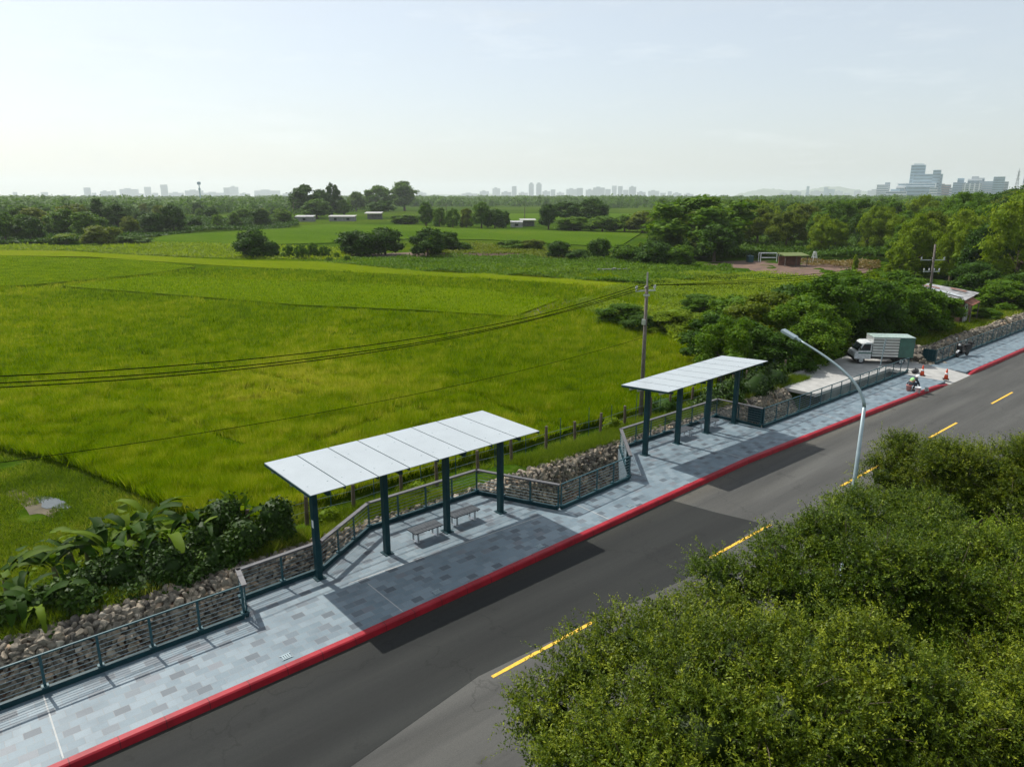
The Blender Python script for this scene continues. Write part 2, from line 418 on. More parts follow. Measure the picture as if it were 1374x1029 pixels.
M['tile'] = TM

M['concrete'] = simple('pale_concrete', (0.34, 0.335, 0.315), 0.85, 0, 0.16, 1.6, 0.2)
M['concrete_dark'] = simple('weathered_concrete', (0.2, 0.2, 0.19), 0.9, 0, 0.3, 1.2, 0.3)
M['red'], rnt, rout = new_mat('red_kerb_paint')
rv = coords(rnt); rsx = N(rnt, 'ShaderNodeSeparateXYZ'); rnt.links.new(rv, rsx.inputs[0])
rj = math_n(rnt, 'LESS_THAN', math_n(rnt, 'FRACT', rsx.outputs[0]), 0.022)
rn = noise(rnt, rv, 1.7, 6, 0.65); rn2 = noise(rnt, rv, 26, 5, 0.7)
rc = ramp(rnt, rn, [(0.3, (0.2, 0.004, 0.01)), (0.55, (0.3, 0.006, 0.016)), (0.75, (0.35, 0.012, 0.022))])
rc = mixc(rnt, ramp(rnt, rn2, [(0.66, (0, 0, 0)), (0.74, (0.55, 0.55, 0.55))]), rc, (0.2, 0.13, 0.12))
rc = mixc(rnt, math_n(rnt, 'MULTIPLY', rj, 0.75), rc, (0.05, 0.01, 0.012))
finish(rnt, rout, rc, 0.55, 0, rn2, 0.25, 0.01, 0.3)
M['yellow'] = simple('yellow_road_paint', (0.72, 0.42, 0.03), 0.65, 0, 0.2, 14.0, 0.1)
M['white_joint'] = simple('pale_joint', (0.34, 0.35, 0.34), 0.7, 0, 0.15, 9)
M['soil'] = simple('bare_soil', (0.085, 0.07, 0.04), 0.95, 0, 0.4, 1.5, 0.6)
M['soil_red'] = simple('reddish_soil', (0.12, 0.07, 0.045), 0.95, 0, 0.45, 0.8, 0.8)
M['water'] = simple('puddle_water', (0.05, 0.06, 0.055), 0.05, 0, 0.3, 3, 0, 0.8)
M['teal'] = simple('teal_painted_steel', (0.014, 0.065, 0.078), 0.42, 0.1, 0.15, 5)
M['teal_dark'] = simple('dark_teal_steel', (0.005, 0.034, 0.042), 0.5, 0.0, 0.18, 5, 0, 0.25)
M['handrail'] = simple('grey_brown_handrail', (0.095, 0.092, 0.094), 0.5, 0, 0.2, 7)
M['wire'] = simple('steel_cable', (0.2, 0.26, 0.28), 0.4, 0.7, 0.1, 5)
M['panel'] = simple('white_roof_panel', (0.35, 0.385, 0.4), 0.33, 0, 0.05, 1.2)
M['steel'] = simple('galvanised_steel', (0.5, 0.52, 0.53), 0.35, 0.7, 0.12, 6)
M['lamp_paint'] = simple('grey_green_lamp_steel', (0.28, 0.35, 0.37), 0.4, 0.3, 0.12, 4)
M['seat'] = simple('dark_slatted_seat', (0.05, 0.058, 0.065), 0.5, 0, 0.2, 10)
M['polewood'] = simple('weathered_pole', (0.12, 0.1, 0.082), 0.85, 0, 0.35, 3, 0.3)
M['polecon'] = simple('concrete_pole', (0.3, 0.28, 0.25), 0.85, 0, 0.2, 3)
M['insul'] = simple('white_insulator', (0.45, 0.46, 0.46), 0.35, 0, 0.05, 3)
M['black'] = simple('black_rubber', (0.012, 0.012, 0.013), 0.6, 0, 0.2, 8)
M['cable'] = simple('black_power_cable', (0.004, 0.004, 0.004), 0.9, 0, 0.1, 8, 0, 0.0)
M['white'] = simple('white_paint', (0.74, 0.76, 0.76), 0.35, 0, 0.06, 4)
M['glass'] = simple('dark_glass', (0.015, 0.02, 0.022), 0.06, 0, 0.1, 4)
M['green_tarp'] = simple('green_tarpaulin', (0.035, 0.105, 0.08), 0.55, 0, 0.2, 3)
M['alu'] = simple('corrugated_aluminium', (0.62, 0.64, 0.63), 0.32, 0.55, 0.08, 4)
M['bark'] = simple('grey_brown_bark', (0.1, 0.075, 0.05), 0.9, 0, 0.35, 6, 0.4)
M['orange'] = simple('orange_cone_plastic', (0.72, 0.09, 0.03), 0.45, 0, 0.1, 6)
M['pink'] = simple('pink_plastic', (0.55, 0.22, 0.2), 0.45, 0, 0.12, 6)
M['rustroof'] = simple('rusty_sheet', (0.24, 0.09, 0.05), 0.8, 0.1, 0.5, 1.6, 0.3)
M['oldroof'] = simple('old_corrugated_sheet', (0.3, 0.3, 0.3), 0.7, 0.2, 0.55, 1.3, 0.4)
M['shed_wall'] = simple('faded_shed_board', (0.36, 0.35, 0.32), 0.8, 0, 0.35, 1.5, 0.2)
M['brick'] = simple('dull_red_board', (0.22, 0.11, 0.08), 0.85, 0, 0.35, 1.5, 0.2)

# ------------------------------------------------------------------ terrain: one sheet to the horizon
def g_height(x, y):
    ys = [-15000, 8.7, 8.9, 19.0, 19.1, 20.9, 22.42, 23.5, 25.3, 15000]
    zs = [-0.03, -0.03, -0.4, -0.4, -2.1, -2.1, -0.06, -0.02, -0.6, -0.6]
    z = np.interp(y, ys, zs)
    return z
xs = np.concatenate([[-14000, -7400, -4000, -2000, -900, -400, -160, -70], np.arange(-40, 132, 2.0), [145, 170, 210, 270, 360, 500, 800, 1300, 2200, 4000, 7400, 14000]])
ysl = np.concatenate([[-14000, -7400, -3000, -900, -300, -100, -40, -15, 0, 5, 8.7, 8.9, 19.0, 19.1, 20.9, 21.6, 22.42, 23.5, 24.4, 25.3], np.arange(26.5, 120, 2.0), [125, 135, 150, 170, 200, 240, 300, 400, 600, 900, 1500, 2600, 4500, 7400, 14000]])
X, Y = np.meshgrid(xs, ysl, indexing='ij'); Z = g_height(X, Y)
PN = np.stack([X.ravel(), Y.ravel()], 1)
near = ((np.abs(X) < 140) & (Y > 23) & (Y < 130)).astype(float)
Z = Z + near * np.clip((np.hypot(X - 3.2, Y - 34.2) - 2.5) / 3, 0, 1) * (vnoise(PN, 3.1, 3).reshape(X.shape) - 0.5) * 0.16
nx, ny = X.shape; idx = np.arange(nx * ny).reshape(nx, ny)
F = np.stack([idx[:-1, :-1], idx[1:, :-1], idx[1:, 1:], idx[:-1, 1:]], -1).reshape(-1, 4)
ground = link_mesh('ground', np_mesh('ground', np.stack([X.ravel(), Y.ravel(), Z.ravel()], 1), F), GM, None, True); set_props(ground, kind='structure')

# ------------------------------------------------------------------ road, kerbs, pavement
KX = [-40, 8, 15, 22, 29, 40, 52, 62, 150]; KYV = [16.45, 16.45, 16.62, 16.82, 17.0, 16.7, 16.28, 16.2, 16.2]
def kerb_y(x): return float(np.interp(x, KX, KYV))
def pave_y(x): return kerb_y(x) - 0.06
RZ = -0.17
rd = MB().prism([(-40, 8.95), (170, 8.95), (170, 16.6), (60, 16.6), (29, 17.3), (-40, 16.6)], RZ - 0.15, RZ).build('road', M['asphalt']); set_props(rd, kind='structure')
# darker relaid asphalt with its own ragged outline
edge = [(-40, 12.1), (5, 12.15), (9.8, 12.85), (12.3, 12.72), (15.5, 12.5), (17.9, 12.3), (20.4, 12.55), (23.7, 12.9)]
def kfront(x): return kerb_y(x) - 0.31
pp = edge + [(23.2, 14.6), (22.8, kfront(22.8))] + [(x, kfront(x)) for x in (19, 15, 8, -40)]
rp = MB().prism(pp, RZ + 0.0005, RZ + 0.004).build('road_patch', M['asphalt_new']); set_props(rp, kind='structure')
mk = MB()
for k in range(-4, 12):
    x0 = 10.06 + k * 9.79
    n = 10; xa = np.linspace(x0, x0 + 4.0, n + 1)
    for i in range(n):
        j = lambda: random.uniform(-0.006, 0.006)
        mk.prism([(xa[i], 12.53 + j()), (xa[i + 1], 12.53 + j()), (xa[i + 1], 12.64 + j()), (xa[i], 12.64 + j())], RZ + 0.0045, RZ + 0.009)
set_props(mk.build('road_marking', M['yellow']), kind='structure')

def kerb_run(x0, x1, mat, name, taper0=False, taper1=False):
    xs_ = list(np.arange(x0, x1, 1.0)) + [x1]; vs = []; fs = []; prof = [(-0.07, 0.03), (-0.24, 0.03), (-0.28, 0.0), (-0.32, RZ - 0.05), (-0.07, RZ - 0.05)]
    m = MB()
    for x in xs_:
        y = kerb_y(x); f = 1.0
        if taper1 and x > x1 - 1.6: f = max(0.05, (x1 - x) / 1.6)
        if taper0 and x < x0 + 1.2: f = max(0.05, (x - x0) / 1.2)
        for (dy, z) in prof:
            zz = z if z < RZ else RZ + 0.01 + (z - RZ - 0.01) * f
            vs.append((x, y + dy, zz))
    for i in range(len(xs_) - 1):
        for k in range(5):
            a, b = i * 5 + k, i * 5 + (k + 1) % 5; fs.append((a, b, b + 5, a + 5))
    fs.append((0, 1, 2, 3, 4)); fs.append(tuple((len(xs_) - 1) * 5 + k for k in range(5)))
    m.add(vs, fs); o = m.build(name, mat); set_props(o, kind='structure'); return o
kerb_run(-40, 52.2, M['red'], 'kerb', taper1=True)
kerb_run(56.2, 150, M['red'], 'kerb', taper0=True)
set_props(MB().box((65, 8.86, -0.1), (210, 0.16, 0.3)).build('near_kerb', M['concrete_dark']), kind='structure')

EDGE1 = [(-40, 19.36), (6.1, 19.36), (6.3, 20.32), (9.0, 20.38), (11.7, 22.06), (16.85, 22.06), (18.4, 18.68), (22.95, 18.95), (25.45, 21.72), (33.65, 21.72), (33.95, 19.02), (52.3, 19.02)]
kl = [(x, pave_y(x)) for x in (52.3, 46, 40, 34, 29, 25, 22, 18, 15, 8, -40)]
set_props(MB().prism(EDGE1 + kl, -2.3, 0).build('pavement', M['tile']), kind='structure')
EDGE2 = [(56.25, 18.72), (150, 18.72), (150, kerb_y(150)), (62, kerb_y(62)), (56.25, kerb_y(57))]
set_props(MB().prism(EDGE2, -2.3, 0).build('pavement', M['tile']), kind='structure')
# concrete driveway: ramp through the kerb, and the slab over the ditch
rmp = MB(); ya = kerb_y(54) - 0.33
rmp.add([(52.3, 19.0, 0.004), (56.25, 18.7, 0.004), (56.25, 17.4, 0.004), (52.3, 17.4, 0.004), (56.25, ya, RZ + 0.006), (52.3, ya, RZ + 0.006),
         (52.3, 19.0, -0.6), (56.25, 18.7, -0.6), (56.25, ya, -0.6), (52.3, ya, -0.6)],
        [(0, 3, 2, 1), (3, 5, 4, 2), (0, 1, 7, 6), (4, 5, 9, 8), (1, 2, 4, 8, 7), (0, 6, 9, 5, 3), (6, 7, 8, 9)])
set_props(rmp.build('driveway_ramp', M['concrete']), kind='structure')
slab = MB().prism([(42.6, 20.35), (53.2, 20.2), (53.2, 19.04), (56.25, 18.75), (57.4, 18.75), (57.6, 24.4), (42.6, 23.55)], -0.2, 0.0)
slab = slab.build('driveway', M['concrete']); set_props(slab, kind='structure')
dw = MB(); dw.box((50.3, 20.52, -1.2), (12.6, 0.25, 1.99)); dw.box((50, 22.6, -1.35), (14.8, 0.3, 1.8)); dw.box((43.0, 22.9, -1.3), (0.5, 1.1, 1.75))
set_props(dw.build('culvert', M['concrete_dark']), kind='structure')  # front wall in darker concrete, standing in for shade under the slab edge
lip = MB(); lip.beam((42.7, 23.45, 0.09), (50.6, 23.95, 0.09), 0.22, 0.18)
set_props(lip.build('driveway_kerb', M['concrete']), kind='structure')
# pale joints across the tiles, and small metal plates beside the kerb
jm = MB()
for x in (0.92, 9.75, 19.2, 29.0, 38.5, 47.8):
    jm.prism([(x, kerb_y(x) + 0.01), (x + 0.035, kerb_y(x) + 0.01), (x + 0.035, 19.25 if x < 6 else 18.6), (x, 19.25 if x < 6 else 18.6)], 0.0005, 0.004)
set_props(jm.build('pavement_joint', M['white_joint']), kind='structure')
set_props(MB().prism([(9.3, 18.98), (17.5, 18.6), (17.5, 18.64), (9.3, 19.02)], 0.0005, 0.0045).build('pavement_joint', M['white_joint']), kind='structure')
for i, (u, v) in enumerate(((384, 881), (590, 797), (724, 733), (848, 680), (1022, 607))):
    x, y = gp(u, v, 0); y = max(y, kerb_y(x) + 0.2)
    m = MB()
    for k in range(4): m.box((x - 0.09 + k * 0.06, y, 0.012), (0.035, 0.22, 0.02))
    m.box((x, y - 0.1, 0.009), (0.3, 0.03, 0.016)); m.box((x, y + 0.1, 0.009), (0.3, 0.03, 0.016))
    o = m.build('drain_grate', M['lamp_paint'])
    set_props(o, ['small metal drain grate beside the red kerb, nearest the camera', 'small metal drain grate by the kerb in the first shelter\'s shadow',
                  'small metal drain grate at the far edge of the first shelter\'s shadow', 'metal drain grate beside the kerb between the two shelters',
                  'small metal drain grate by the kerb in the second shelter\'s shadow'][i], 'drain grate', 'drain grates along the kerb')

# ------------------------------------------------------------------ stone walls of the ditch
M['stone'] = tint_mat('rough_field_stone', [(0.0, (0.09, 0.08, 0.07)), (0.25, (0.18, 0.16, 0.13)), (0.5, (0.28, 0.245, 0.195)), (0.72, (0.37, 0.31, 0.235)), (0.88, (0.4, 0.285, 0.19)), (1.0, (0.56, 0.5, 0.41))], 0.85)
def stone_wall(name, label, x0, x1, pts, size, seed):
    """stones laid on a sloping face; pts = profile (y, z) from toe to crest"""
    g = np.random.default_rng(seed); P = np.array(pts, float)
    seg = np.linalg.norm(np.diff(P, axis=0), axis=1); cum = np.concatenate([[0], np.cumsum(seg)])
    C = []; 
    nrow = int(cum[-1] / (size * 0.82)) + 1; ncol = int((x1 - x0) / (size * 0.98))
    for r in range(nrow + 1):
        s = cum[-1] * r / nrow
        for c in range(ncol):
            x = x0 + (c + 0.5 * (r % 2) + g.uniform(-.3, .3)) * size * 0.98; t = s + g.uniform(-.25, .25) * size
            C.append((x, np.interp(t, cum, P[:, 0]), np.interp(t, cum, P[:, 1])))
    C = np.array(C); C = np.concatenate([C, C + g.normal(0, size * 0.3, C.shape) * np.array((1, 0.4, 0.6)) - np.array((0, -0.07, 0.06))]); C[:, 2] = np.minimum(C[:, 2], P[-1, 1] - 0.02); C[:, 1:] += g.normal(0, size * 0.05, (len(C), 2)); C[:, 1] += (vnoise(C[:, :2] * [1, 0], 2.3, seed) - 0.5) * 0.1
    iv, jf = ico(2); n = len(C)
    Q = np.linalg.qr(g.normal(size=(n, 3, 3)))[0]
    sc = size * 0.78 * g.uniform(0.65, 1.45, (n, 1)) * g.uniform(0.6, 1.3, (n, 3))
    V = iv[None] * 1.0
    # cut each stone flat along a few random planes, so it reads as broken rock
    V = np.repeat(V, n, 0)
    for k in range(9):
        d = unit(g.normal(size=(n, 1, 3))); h = g.uniform(0.42, 0.62, (n, 1)); e = np.sum(V * d, -1) - h
        V = V - np.clip(e, 0, None)[..., None] * d
    V = V * sc[:, None, :]; V = np.einsum('nij,nvj->nvi', Q, V) + C[:, None, :]
    Ff = (jf[None] + (np.arange(n) * len(iv))[:, None, None]).reshape(-1, 3)
    tint = np.repeat(np.clip(g.normal(0.45, 0.24, n), 0, 1), len(jf))
    sm = np_mesh(name, V.reshape(-1, 3), Ff, tint); sm.shade_flat(); o = link_mesh(name, sm, M['stone'])
    set_props(o, label, 'stone wall'); return o
prof = [(20.9, -2.1), (21.4, -1.3), (22.0, -0.32), (22.25, -0.1), (22.6, -0.05)]
stone_wall('stone_wall', 'long wall of loose stones lining the ditch beside the shelters', -8, 42.6, prof, 0.18, 5)
prof2 = [(20.0, -2.1), (20.4, -1.2), (20.9, -0.3), (21.2, 0.0), (21.5, 0.03)]
stone_wall('stone_wall', 'stone wall beyond the parked truck, running behind the far railing', 57.8, 112, prof2, 0.28, 6)
set_props(link_mesh('ditch_side', np_mesh('ditch_side', *(lambda V: (V, np.array([[0, 1, 2, 3], [3, 2, 4, 5]])))(np.array([[-10, 20.75, -2.08], [42.6, 20.75, -2.08], [42.6, 22.3, -0.14], [-10, 22.3, -0.14], [42.6, 22.62, -0.03], [-10, 22.62, -0.03]]))), M['soil_red']), kind='structure')
set_props(link_mesh('stone_bank', np_mesh('stone_bank', *(lambda V: (V, np.array([[0, 1, 2, 3]])))(np.array([[57.7, 20.4, -2.1], [118, 20.4, -2.1], [118, 21.4, -0.1], [57.7, 21.4, -0.1]]))), M['soil']), kind='structure')
set_props(link_mesh('grass_bank', np_mesh('grass_bank', *(lambda V: (V, np.array([[0, 1, 2, 3]])))(np.array([[57.7, 21.4, 0.01], [130, 21.4, 0.01], [130, 26.0, -0.05], [57.7, 26.0, -0.05]]))), GM), kind='structure')

# heap of rubble at the driveway end of the far wall
g = np.random.default_rng(31); iv, jf = ico(2); n = 420
C = np.stack([g.normal(58.0, 0.75, n), g.normal(21.0, 0.9, n), np.zeros(n)], 1)
rr = np.hypot((C[:, 0] - 58.0) / 1.9, (C[:, 1] - 21.0) / 2.2); C[:, 2] = np.clip(1.35 * (1 - rr), -0.1, 2) * g.uniform(0.75, 1, n)
V = np.repeat(iv[None], n, 0)
for k in range(5):
    d = unit(g.normal(size=(n, 1, 3))); h = g.uniform(0.5, 0.8, (n, 1)); V = V - np.clip(np.sum(V * d, -1) - h, 0, None)[..., None] * d
V = V * (g.uniform(0.1, 0.26, (n, 1, 1)) * g.uniform(0.7, 1.2, (n, 1, 3))) + C[:, None, :]
rbm = (np_mesh('rubble_heap', V.reshape(-1, 3), (jf[None] + (np.arange(n) * len(iv))[:, None, None]).reshape(-1, 3), np.repeat(g.uniform(0, .6, n), len(jf)))); rbm.shade_flat()
set_props(link_mesh('rubble_heap', rbm, M['stone']),
          'heap of broken stone and earth piled behind the parked truck', 'rubble heap', None, 'stuff')

# ------------------------------------------------------------------ railings
def railing(label, runs, group='railings along the pavement'):
    """runs: (style, polyline). style 'cable' (slim top rail) or 'hand' (broad grey-brown handrail)"""
    t = thing('railing', label, 'railing', (runs[0][1][0][0], runs[0][1][0][1], 0), 0, group)
    for style, pl in runs:
        base = MB(); top = MB(); wires = MB(); posts = []
        for a, b in zip(pl[:-1], pl[1:]):
            a, b = np.array(a, float), np.array(b, float); L = np.linalg.norm(b - a); d = (b - a) / L
            base.beam((*a, 0.085), (*b, 0.085), 0.11, 0.15)
            if style == 'hand': top.beam((*(a - d * 0.05), 1.07), (*(b + d * 0.05), 1.07), 0.15, 0.06)
            else: top.beam((*a, 1.08), (*b, 1.08), 0.045, 0.04)
            for z in (0.27, 0.4, 0.53, 0.66, 0.79, 0.92): wires.tube([(*a, z), (*b, z)], 0.011, 4)
            n = max(1, round(L / 1.245))
            for k in range(n + 1): posts.append((a + (b - a) * k / n, math.atan2(d[1], d[0])))
        base.build('base_beam', M['teal_dark'], t); top.build('handrail' if style == 'hand' else 'top_rail', M['handrail'] if style == 'hand' else M['teal'], t)
        wires.build('cables', M['wire'], t)
        seen = set()
        for p, a in posts:
            key = (round(p[0], 1), round(p[1], 1))
            if key in seen: continue
            seen.add(key)
            m = MB(); m.box((p[0], p[1], 0.56), (0.065, 0.035, 1.0), a); m.box((p[0], p[1], 0.185), (0.16, 0.15, 0.05), a)
            m.build('post', M['teal'], t)
    return t
railing('slim teal cable railing before the first shelter, nearest the camera', [('cable', [(-9.0, 19.24), (6.02, 19.24)])])
railing('teal railing with broad grey handrail around the first shelter\'s bay', [('hand', [(6.1, 19.24), (6.28, 20.22), (9.0, 20.28), (11.72, 21.95), (16.8, 21.95), (18.3, 18.6)])])
railing('short teal cable railing between the two shelters', [('cable', [(18.42, 18.56), (22.85, 18.83)])])
railing('teal railing with grey handrail around the second shelter\'s bay', [('hand', [(22.98, 18.9), (25.45, 21.6), (33.6, 21.6), (33.85, 19.0)])])
railing('long teal cable railing beside the driveway and parked truck', [('cable', [(33.95, 18.9), (52.9, 18.9)])])
railing('far teal cable railing beyond the driveway, behind the scooter', [('cable', [(57.2, 18.6), (112, 18.6)])])
# dark steel panels closing the railing ends
def end_panel(x, y, a, label):
    m = MB(); m.box((x, y, 0.62), (0.9, 0.04, 0.86), a)
    for k in range(6): m.box((x + (-0.4 + k * 0.16) * math.cos(a), y + (-0.4 + k * 0.16) * math.sin(a), 0.62), (0.03, 0.08, 0.95), a)
    set_props(m.build('gate_panel', M['teal_dark']), label, 'panel')
end_panel(57.2, 19.1, R(90), 'dark teal end panel of the far railing beside the rubble heap')
end_panel(33.9, 19.35, R(96), 'dark teal slatted panel closing the second bay\'s corner')
end_panel(23.2, 19.2, R(47), 'dark teal slatted panel at the near corner of the second bay')

# ------------------------------------------------------------------ shelters
def shelter(label, xs_posts, ypost, front, back, x0, x1, zfl, zfr, zbl, zbr, sticker=False):
    """front/back: y of the two long roof edges; z of the four roof corners"""
    t = thing('bus_shelter', label, 'shelter', (xs_posts[0], ypost, 0), 0, 'roofed shelters on the pavement')
    def rz(x, y):
        a = (x - x0) / (x1 - x0); b = (y - front) / (back - front)
        return (zfl * (1 - a) + zfr * a) * (1 - b) + (zbl * (1 - a) + zbr * a) * b
    n = 8; wd = (x1 - x0) / n
    for i in range(n):
        a, b = x0 + i * wd + 0.02, x0 + (i + 1) * wd - 0.02
        m = MB(); c = [(a, front), (b, front), (b, back), (a, back)]
        m.add([(x, y, rz(x, y) - 0.02) for x, y in c] + [(x, y, rz(x, y)) for x, y in c], ((0, 3, 2, 1), (4, 5, 6, 7), (0, 1, 5, 4), (1, 2, 6, 5), (2, 3, 7, 6), (3, 0, 4, 7)))
        p = m.build('roof_panel', M['panel'], t)
        s = MB()                                                    # fixing screws
        for fx in (0.2, 0.8):
            for fy in (0.2, 0.7):
                x, y = a + (b - a) * fx, front + (back - front) * fy; s.box((x, y, rz(x, y) + 0.004), (0.03, 0.03, 0.008))
        s.build('screws', M['lamp_paint'], p)
    for i in range(n + 1):
        x = min(max(x0 + i * wd, x0 + 0.03), x1 - 0.03)
        MB().beam((x, front + 0.02, rz(x, front) - 0.063), (x, back - 0.02, rz(x, back) - 0.063), 0.05, 0.08).build('rafter', M['teal_dark'], t)
    for y in (front + 0.5, ypost, back - 0.5):
        MB().beam((x0 + 0.05, y, rz(x0, y) - 0.16), (x1 - 0.05, y, rz(x1, y) - 0.16), 0.08, 0.11).build('purlin', M['steel'], t)
    for k, x in enumerate(xs_posts):
        h = rz(x, ypost) - 0.22; m = MB()
        m.box((x, ypost, h / 2), (0.17, 0.24, h)); c = m.build('column', M['teal_dark'], t, bevel=0.012)
        MB().box((x, ypost, 0.012), (0.34, 0.4, 0.024)).build('base_plate', M['teal_dark'], c)
        MB().beam((x, front + 0.35, rz(x, front + 0.35) - 0.27), (x, back - 0.35, rz(x, back - 0.35) - 0.27), 0.11, 0.1).build('cantilever_arm', M['teal_dark'], t)
        if sticker and k == 0:
            MB().box((x - 0.087, ypost - 0.02, 1.95), (0.006, 0.12, 0.26)).build('notice', M['white'], c)
    return t
shelter('white flat-roofed shelter on four dark teal columns, nearest the camera', [8.73, 11.29, 13.86, 16.43], 19.95, 18.43, 21.87, 7.98, 17.1, 3.62, 3.62, 3.62, 3.62, True)
shelter('second white shelter farther along, its roof tilted to the field', [25.83, 28.36, 30.88, 33.42], 20.36, 18.6, 21.32, 25.0, 33.3, 3.66, 3.84, 3.44, 3.66)

def bench(x, y, label):
    t = thing('bench', label, 'bench', (x, y, 0), 0, 'slatted benches under the shelters')
    s = MB()
    for k in range(6): s.box((x, y - 0.235 + k * 0.094, 0.43), (1.22, 0.075, 0.04))
    for k in (-0.5, 0, 0.5): s.box((x + k, y, 0.396), (0.05, 0.54, 0.026))
    s.build('seat', M['seat'], t)
    for sx_ in (-0.42, 0.42):
        l = MB(); l.box((x + sx_, y, 0.012), (0.1, 0.42, 0.022)); l.box((x + sx_, y - 0.17, 0.2), (0.07, 0.03, 0.36)); l.box((x + sx_, y + 0.17, 0.2), (0.07, 0.03, 0.36)); l.box((x + sx_, y, 0.371), (0.08, 0.42, 0.022))
        l.build('leg', M['steel'], t)
bench(12.95, 20.03, 'dark slatted bench on steel legs left of a column, first shelter')
bench(14.8, 20.2, 'dark slatted bench on steel legs right of a column, first shelter')
bench(29.3, 20.75, 'dark slatted bench under the second shelter, nearer the camera')
bench(31.6, 20.75, 'dark slatted bench under the second shelter, farther from the camera')

# ------------------------------------------------------------------ street lamp
ly = 8.6; lx = at_y(1154, 590, ly)[0]
t = thing('street_lamp', 'grey curved-arm street lamp rising from the roadside trees', 'street lamp', (lx, ly, 0))
s1 = at_y(1160, 520, ly); 
m = MB(); m.lathe((lx, ly, 0), [(0.12, 0), (0.12, 0.05), (0.078, 0.06), (0.068, 3.0), (0.052, 6.0)], 14); m.build('pole', M['lamp_paint'], t, smooth=True)
hx, hy, hzv = (lambda d: (d[0] * lx / d[0], d[1] * lx / d[0], CAMZ + d[2] * lx / d[0]))(ray(1072, 456))
arc = []
for k in range(15):
    q = k / 14; b = (1 - q)
    p0 = np.array((lx, ly, 5.98)); p1 = np.array((lx, ly + 0.1, 6.75)); p2 = np.array((lx, ly + 0.5 * (hy - ly), 7.25)); p3 = np.array((lx, hy, hzv))
    arc.append(p0 * b ** 3 + 3 * p1 * b * b * q + 3 * p2 * b * q * q + p3 * q ** 3)
m = MB(); m.tube(arc, [0.052 - 0.022 * k / 14 for k in range(15)], 10); m.build('arm', M['lamp_paint'], t, smooth=True)
e = arc[-1]; dv = unit(arc[-1] - arc[-2])
m = MB(); m.beam(e - dv * 0.08, e + dv * 0.12, 0.09, 0.07); m.beam(e + dv * 0.1, e + dv * 0.62, 0.24, 0.085); hd = m.build('lamp_head', M['lamp_paint'], t, bevel=0.012)
MB().beam(e + dv * 0.2 - np.array((0, 0, .038)), e + dv * 0.55 - np.array((0, 0, .038)), 0.14, 0.02).build('lens', M['insul'], hd)

# ------------------------------------------------------------------ utility poles and wires
def utility_pole(name, label, x, y, z0, h, lean, mat, arms, r0=0.15, r1=0.1, yaw=0.0):
    t = thing(name, label, 'utility pole', (x, y, z0)); L = np.array((lean[0], lean[1], 1.0))
    pt = lambda z: np.array((x, y, z0)) + L * z
    m = MB(); m.tube([pt(-0.3), pt(h * 0.5), pt(h)], [r0, (r0 + r1) / 2, r1], 10); m.build('pole', mat, t, smooth=True)
    ends = []
    for (za, half, n) in arms:
        c = pt(za); d = np.array((math.cos(yaw), math.sin(yaw), 0)); sd = np.array((-d[1], d[0], 0)) * (r1 + 0.05)
        a = MB().beam(c - d * half + sd, c + d * half + sd, 0.06, 0.07).build('crossarm', M['steel'], t)
        for k in range(n):
            q = c - d * half * 0.92 + d * half * 1.84 * k / max(1, n - 1) + sd + np.array((0, 0, 0.05))
            m = MB(); m.lathe(q, [(0.03, 0), (0.03, 0.06), (0.075, 0.08), (0.075, 0.13), (0.04, 0.15), (0.065, 0.17), (0.065, 0.22), (0.03, 0.25)], 8)
            m.build('insulator', M['insul'], a); ends.append(q + np.array((0, 0, 0.24)))
    return t, ends, pt
px, py, pz = at_y(868, 598, 24.7)
p1x, p1y = at_y(864, 470, 24.7)[:2]
hp = at_y(863, 390, 24.7)[2]; ht = at_y(863, 366, 24.7)[2]
t1, e1, pt1 = utility_pole('utility_pole', 'weathered wooden utility pole rising behind the second shelter', p1x, p1y, -0.55, hp + 0.8, (0, 0), M['polewood'], [(hp + 0.5, 0.62, 3)], 0.125, 0.085, R(-20))
MB().tube([(p1x, p1y, hp + 0.1), (p1x, p1y, (hp + ht) / 2), (p1x, p1y, ht)], 0.045, 8).build('top_pole', M['polecon'], t1)
MB().box((p1x, p1y, hp - 0.28), (0.24, 0.24, 0.1)).build('collar', M['steel'], t1)
MB().box((p1x - 0.15, p1y, at_y(865, 432, 24.7)[2]), (0.1, 0.2, 0.3)).build('meter_box', M['steel'], t1)
b2 = gp(1243, 436, -0.2); d2 = math.hypot(*b2); top2 = at_d(1255, 328, d2); h2 = top2[2] + 0.2
t2, e2, pt2 = utility_pole('utility_pole', 'leaning weathered utility pole by the old shed, two crossarms', b2[0], b2[1], -0.2, h2, ((top2[0] - b2[0]) / h2, (top2[1] - b2[1]) / h2), M['polewood'], [(h2 - 1.5, 1.2, 3), (h2 - 2.6, 0.8, 4)], 0.15, 0.09, R(-40))

def wire(pts, label, r=0.018, group='overhead power lines'):
    o = MB().tube(pts, r, 5).build('power_line', M['cable']); set_props(o, label, 'power line', group)
def parab(a, b, sag, n=28):
    a, b = np.array(a), np.array(b); return [a + (b - a) * q - np.array((0, 0, 4 * sag * q * (1 - q))) for q in np.linspace(0, 1, n)]
lab3 = ['upper overhead power line crossing the rice field', 'middle overhead power line of three crossing the rice field', 'lowest of the three bundled power lines over the rice field']
for k, (vm, vl) in enumerate(((470.5, 505), (478, 514), (481.5, 520))):
    yl = 24.7 + (-0.8, 0.0, 0.8)[k] * 0.3
    a = np.array(e1[k]); b = np.array(at_y(440, vm, yl)); c = np.array(at_y(0, vl, yl))
    co_ = np.polyfit([a[0], b[0], c[0]], [a[2], b[2], c[2]], 2)
    xs_ = np.linspace(a[0], c[0] - 22, 40)
    wire([(x, a[1] + (yl - a[1]) * min(1, (a[0] - x) / 8), np.polyval(co_, x)) for x in xs_], lab3[k])
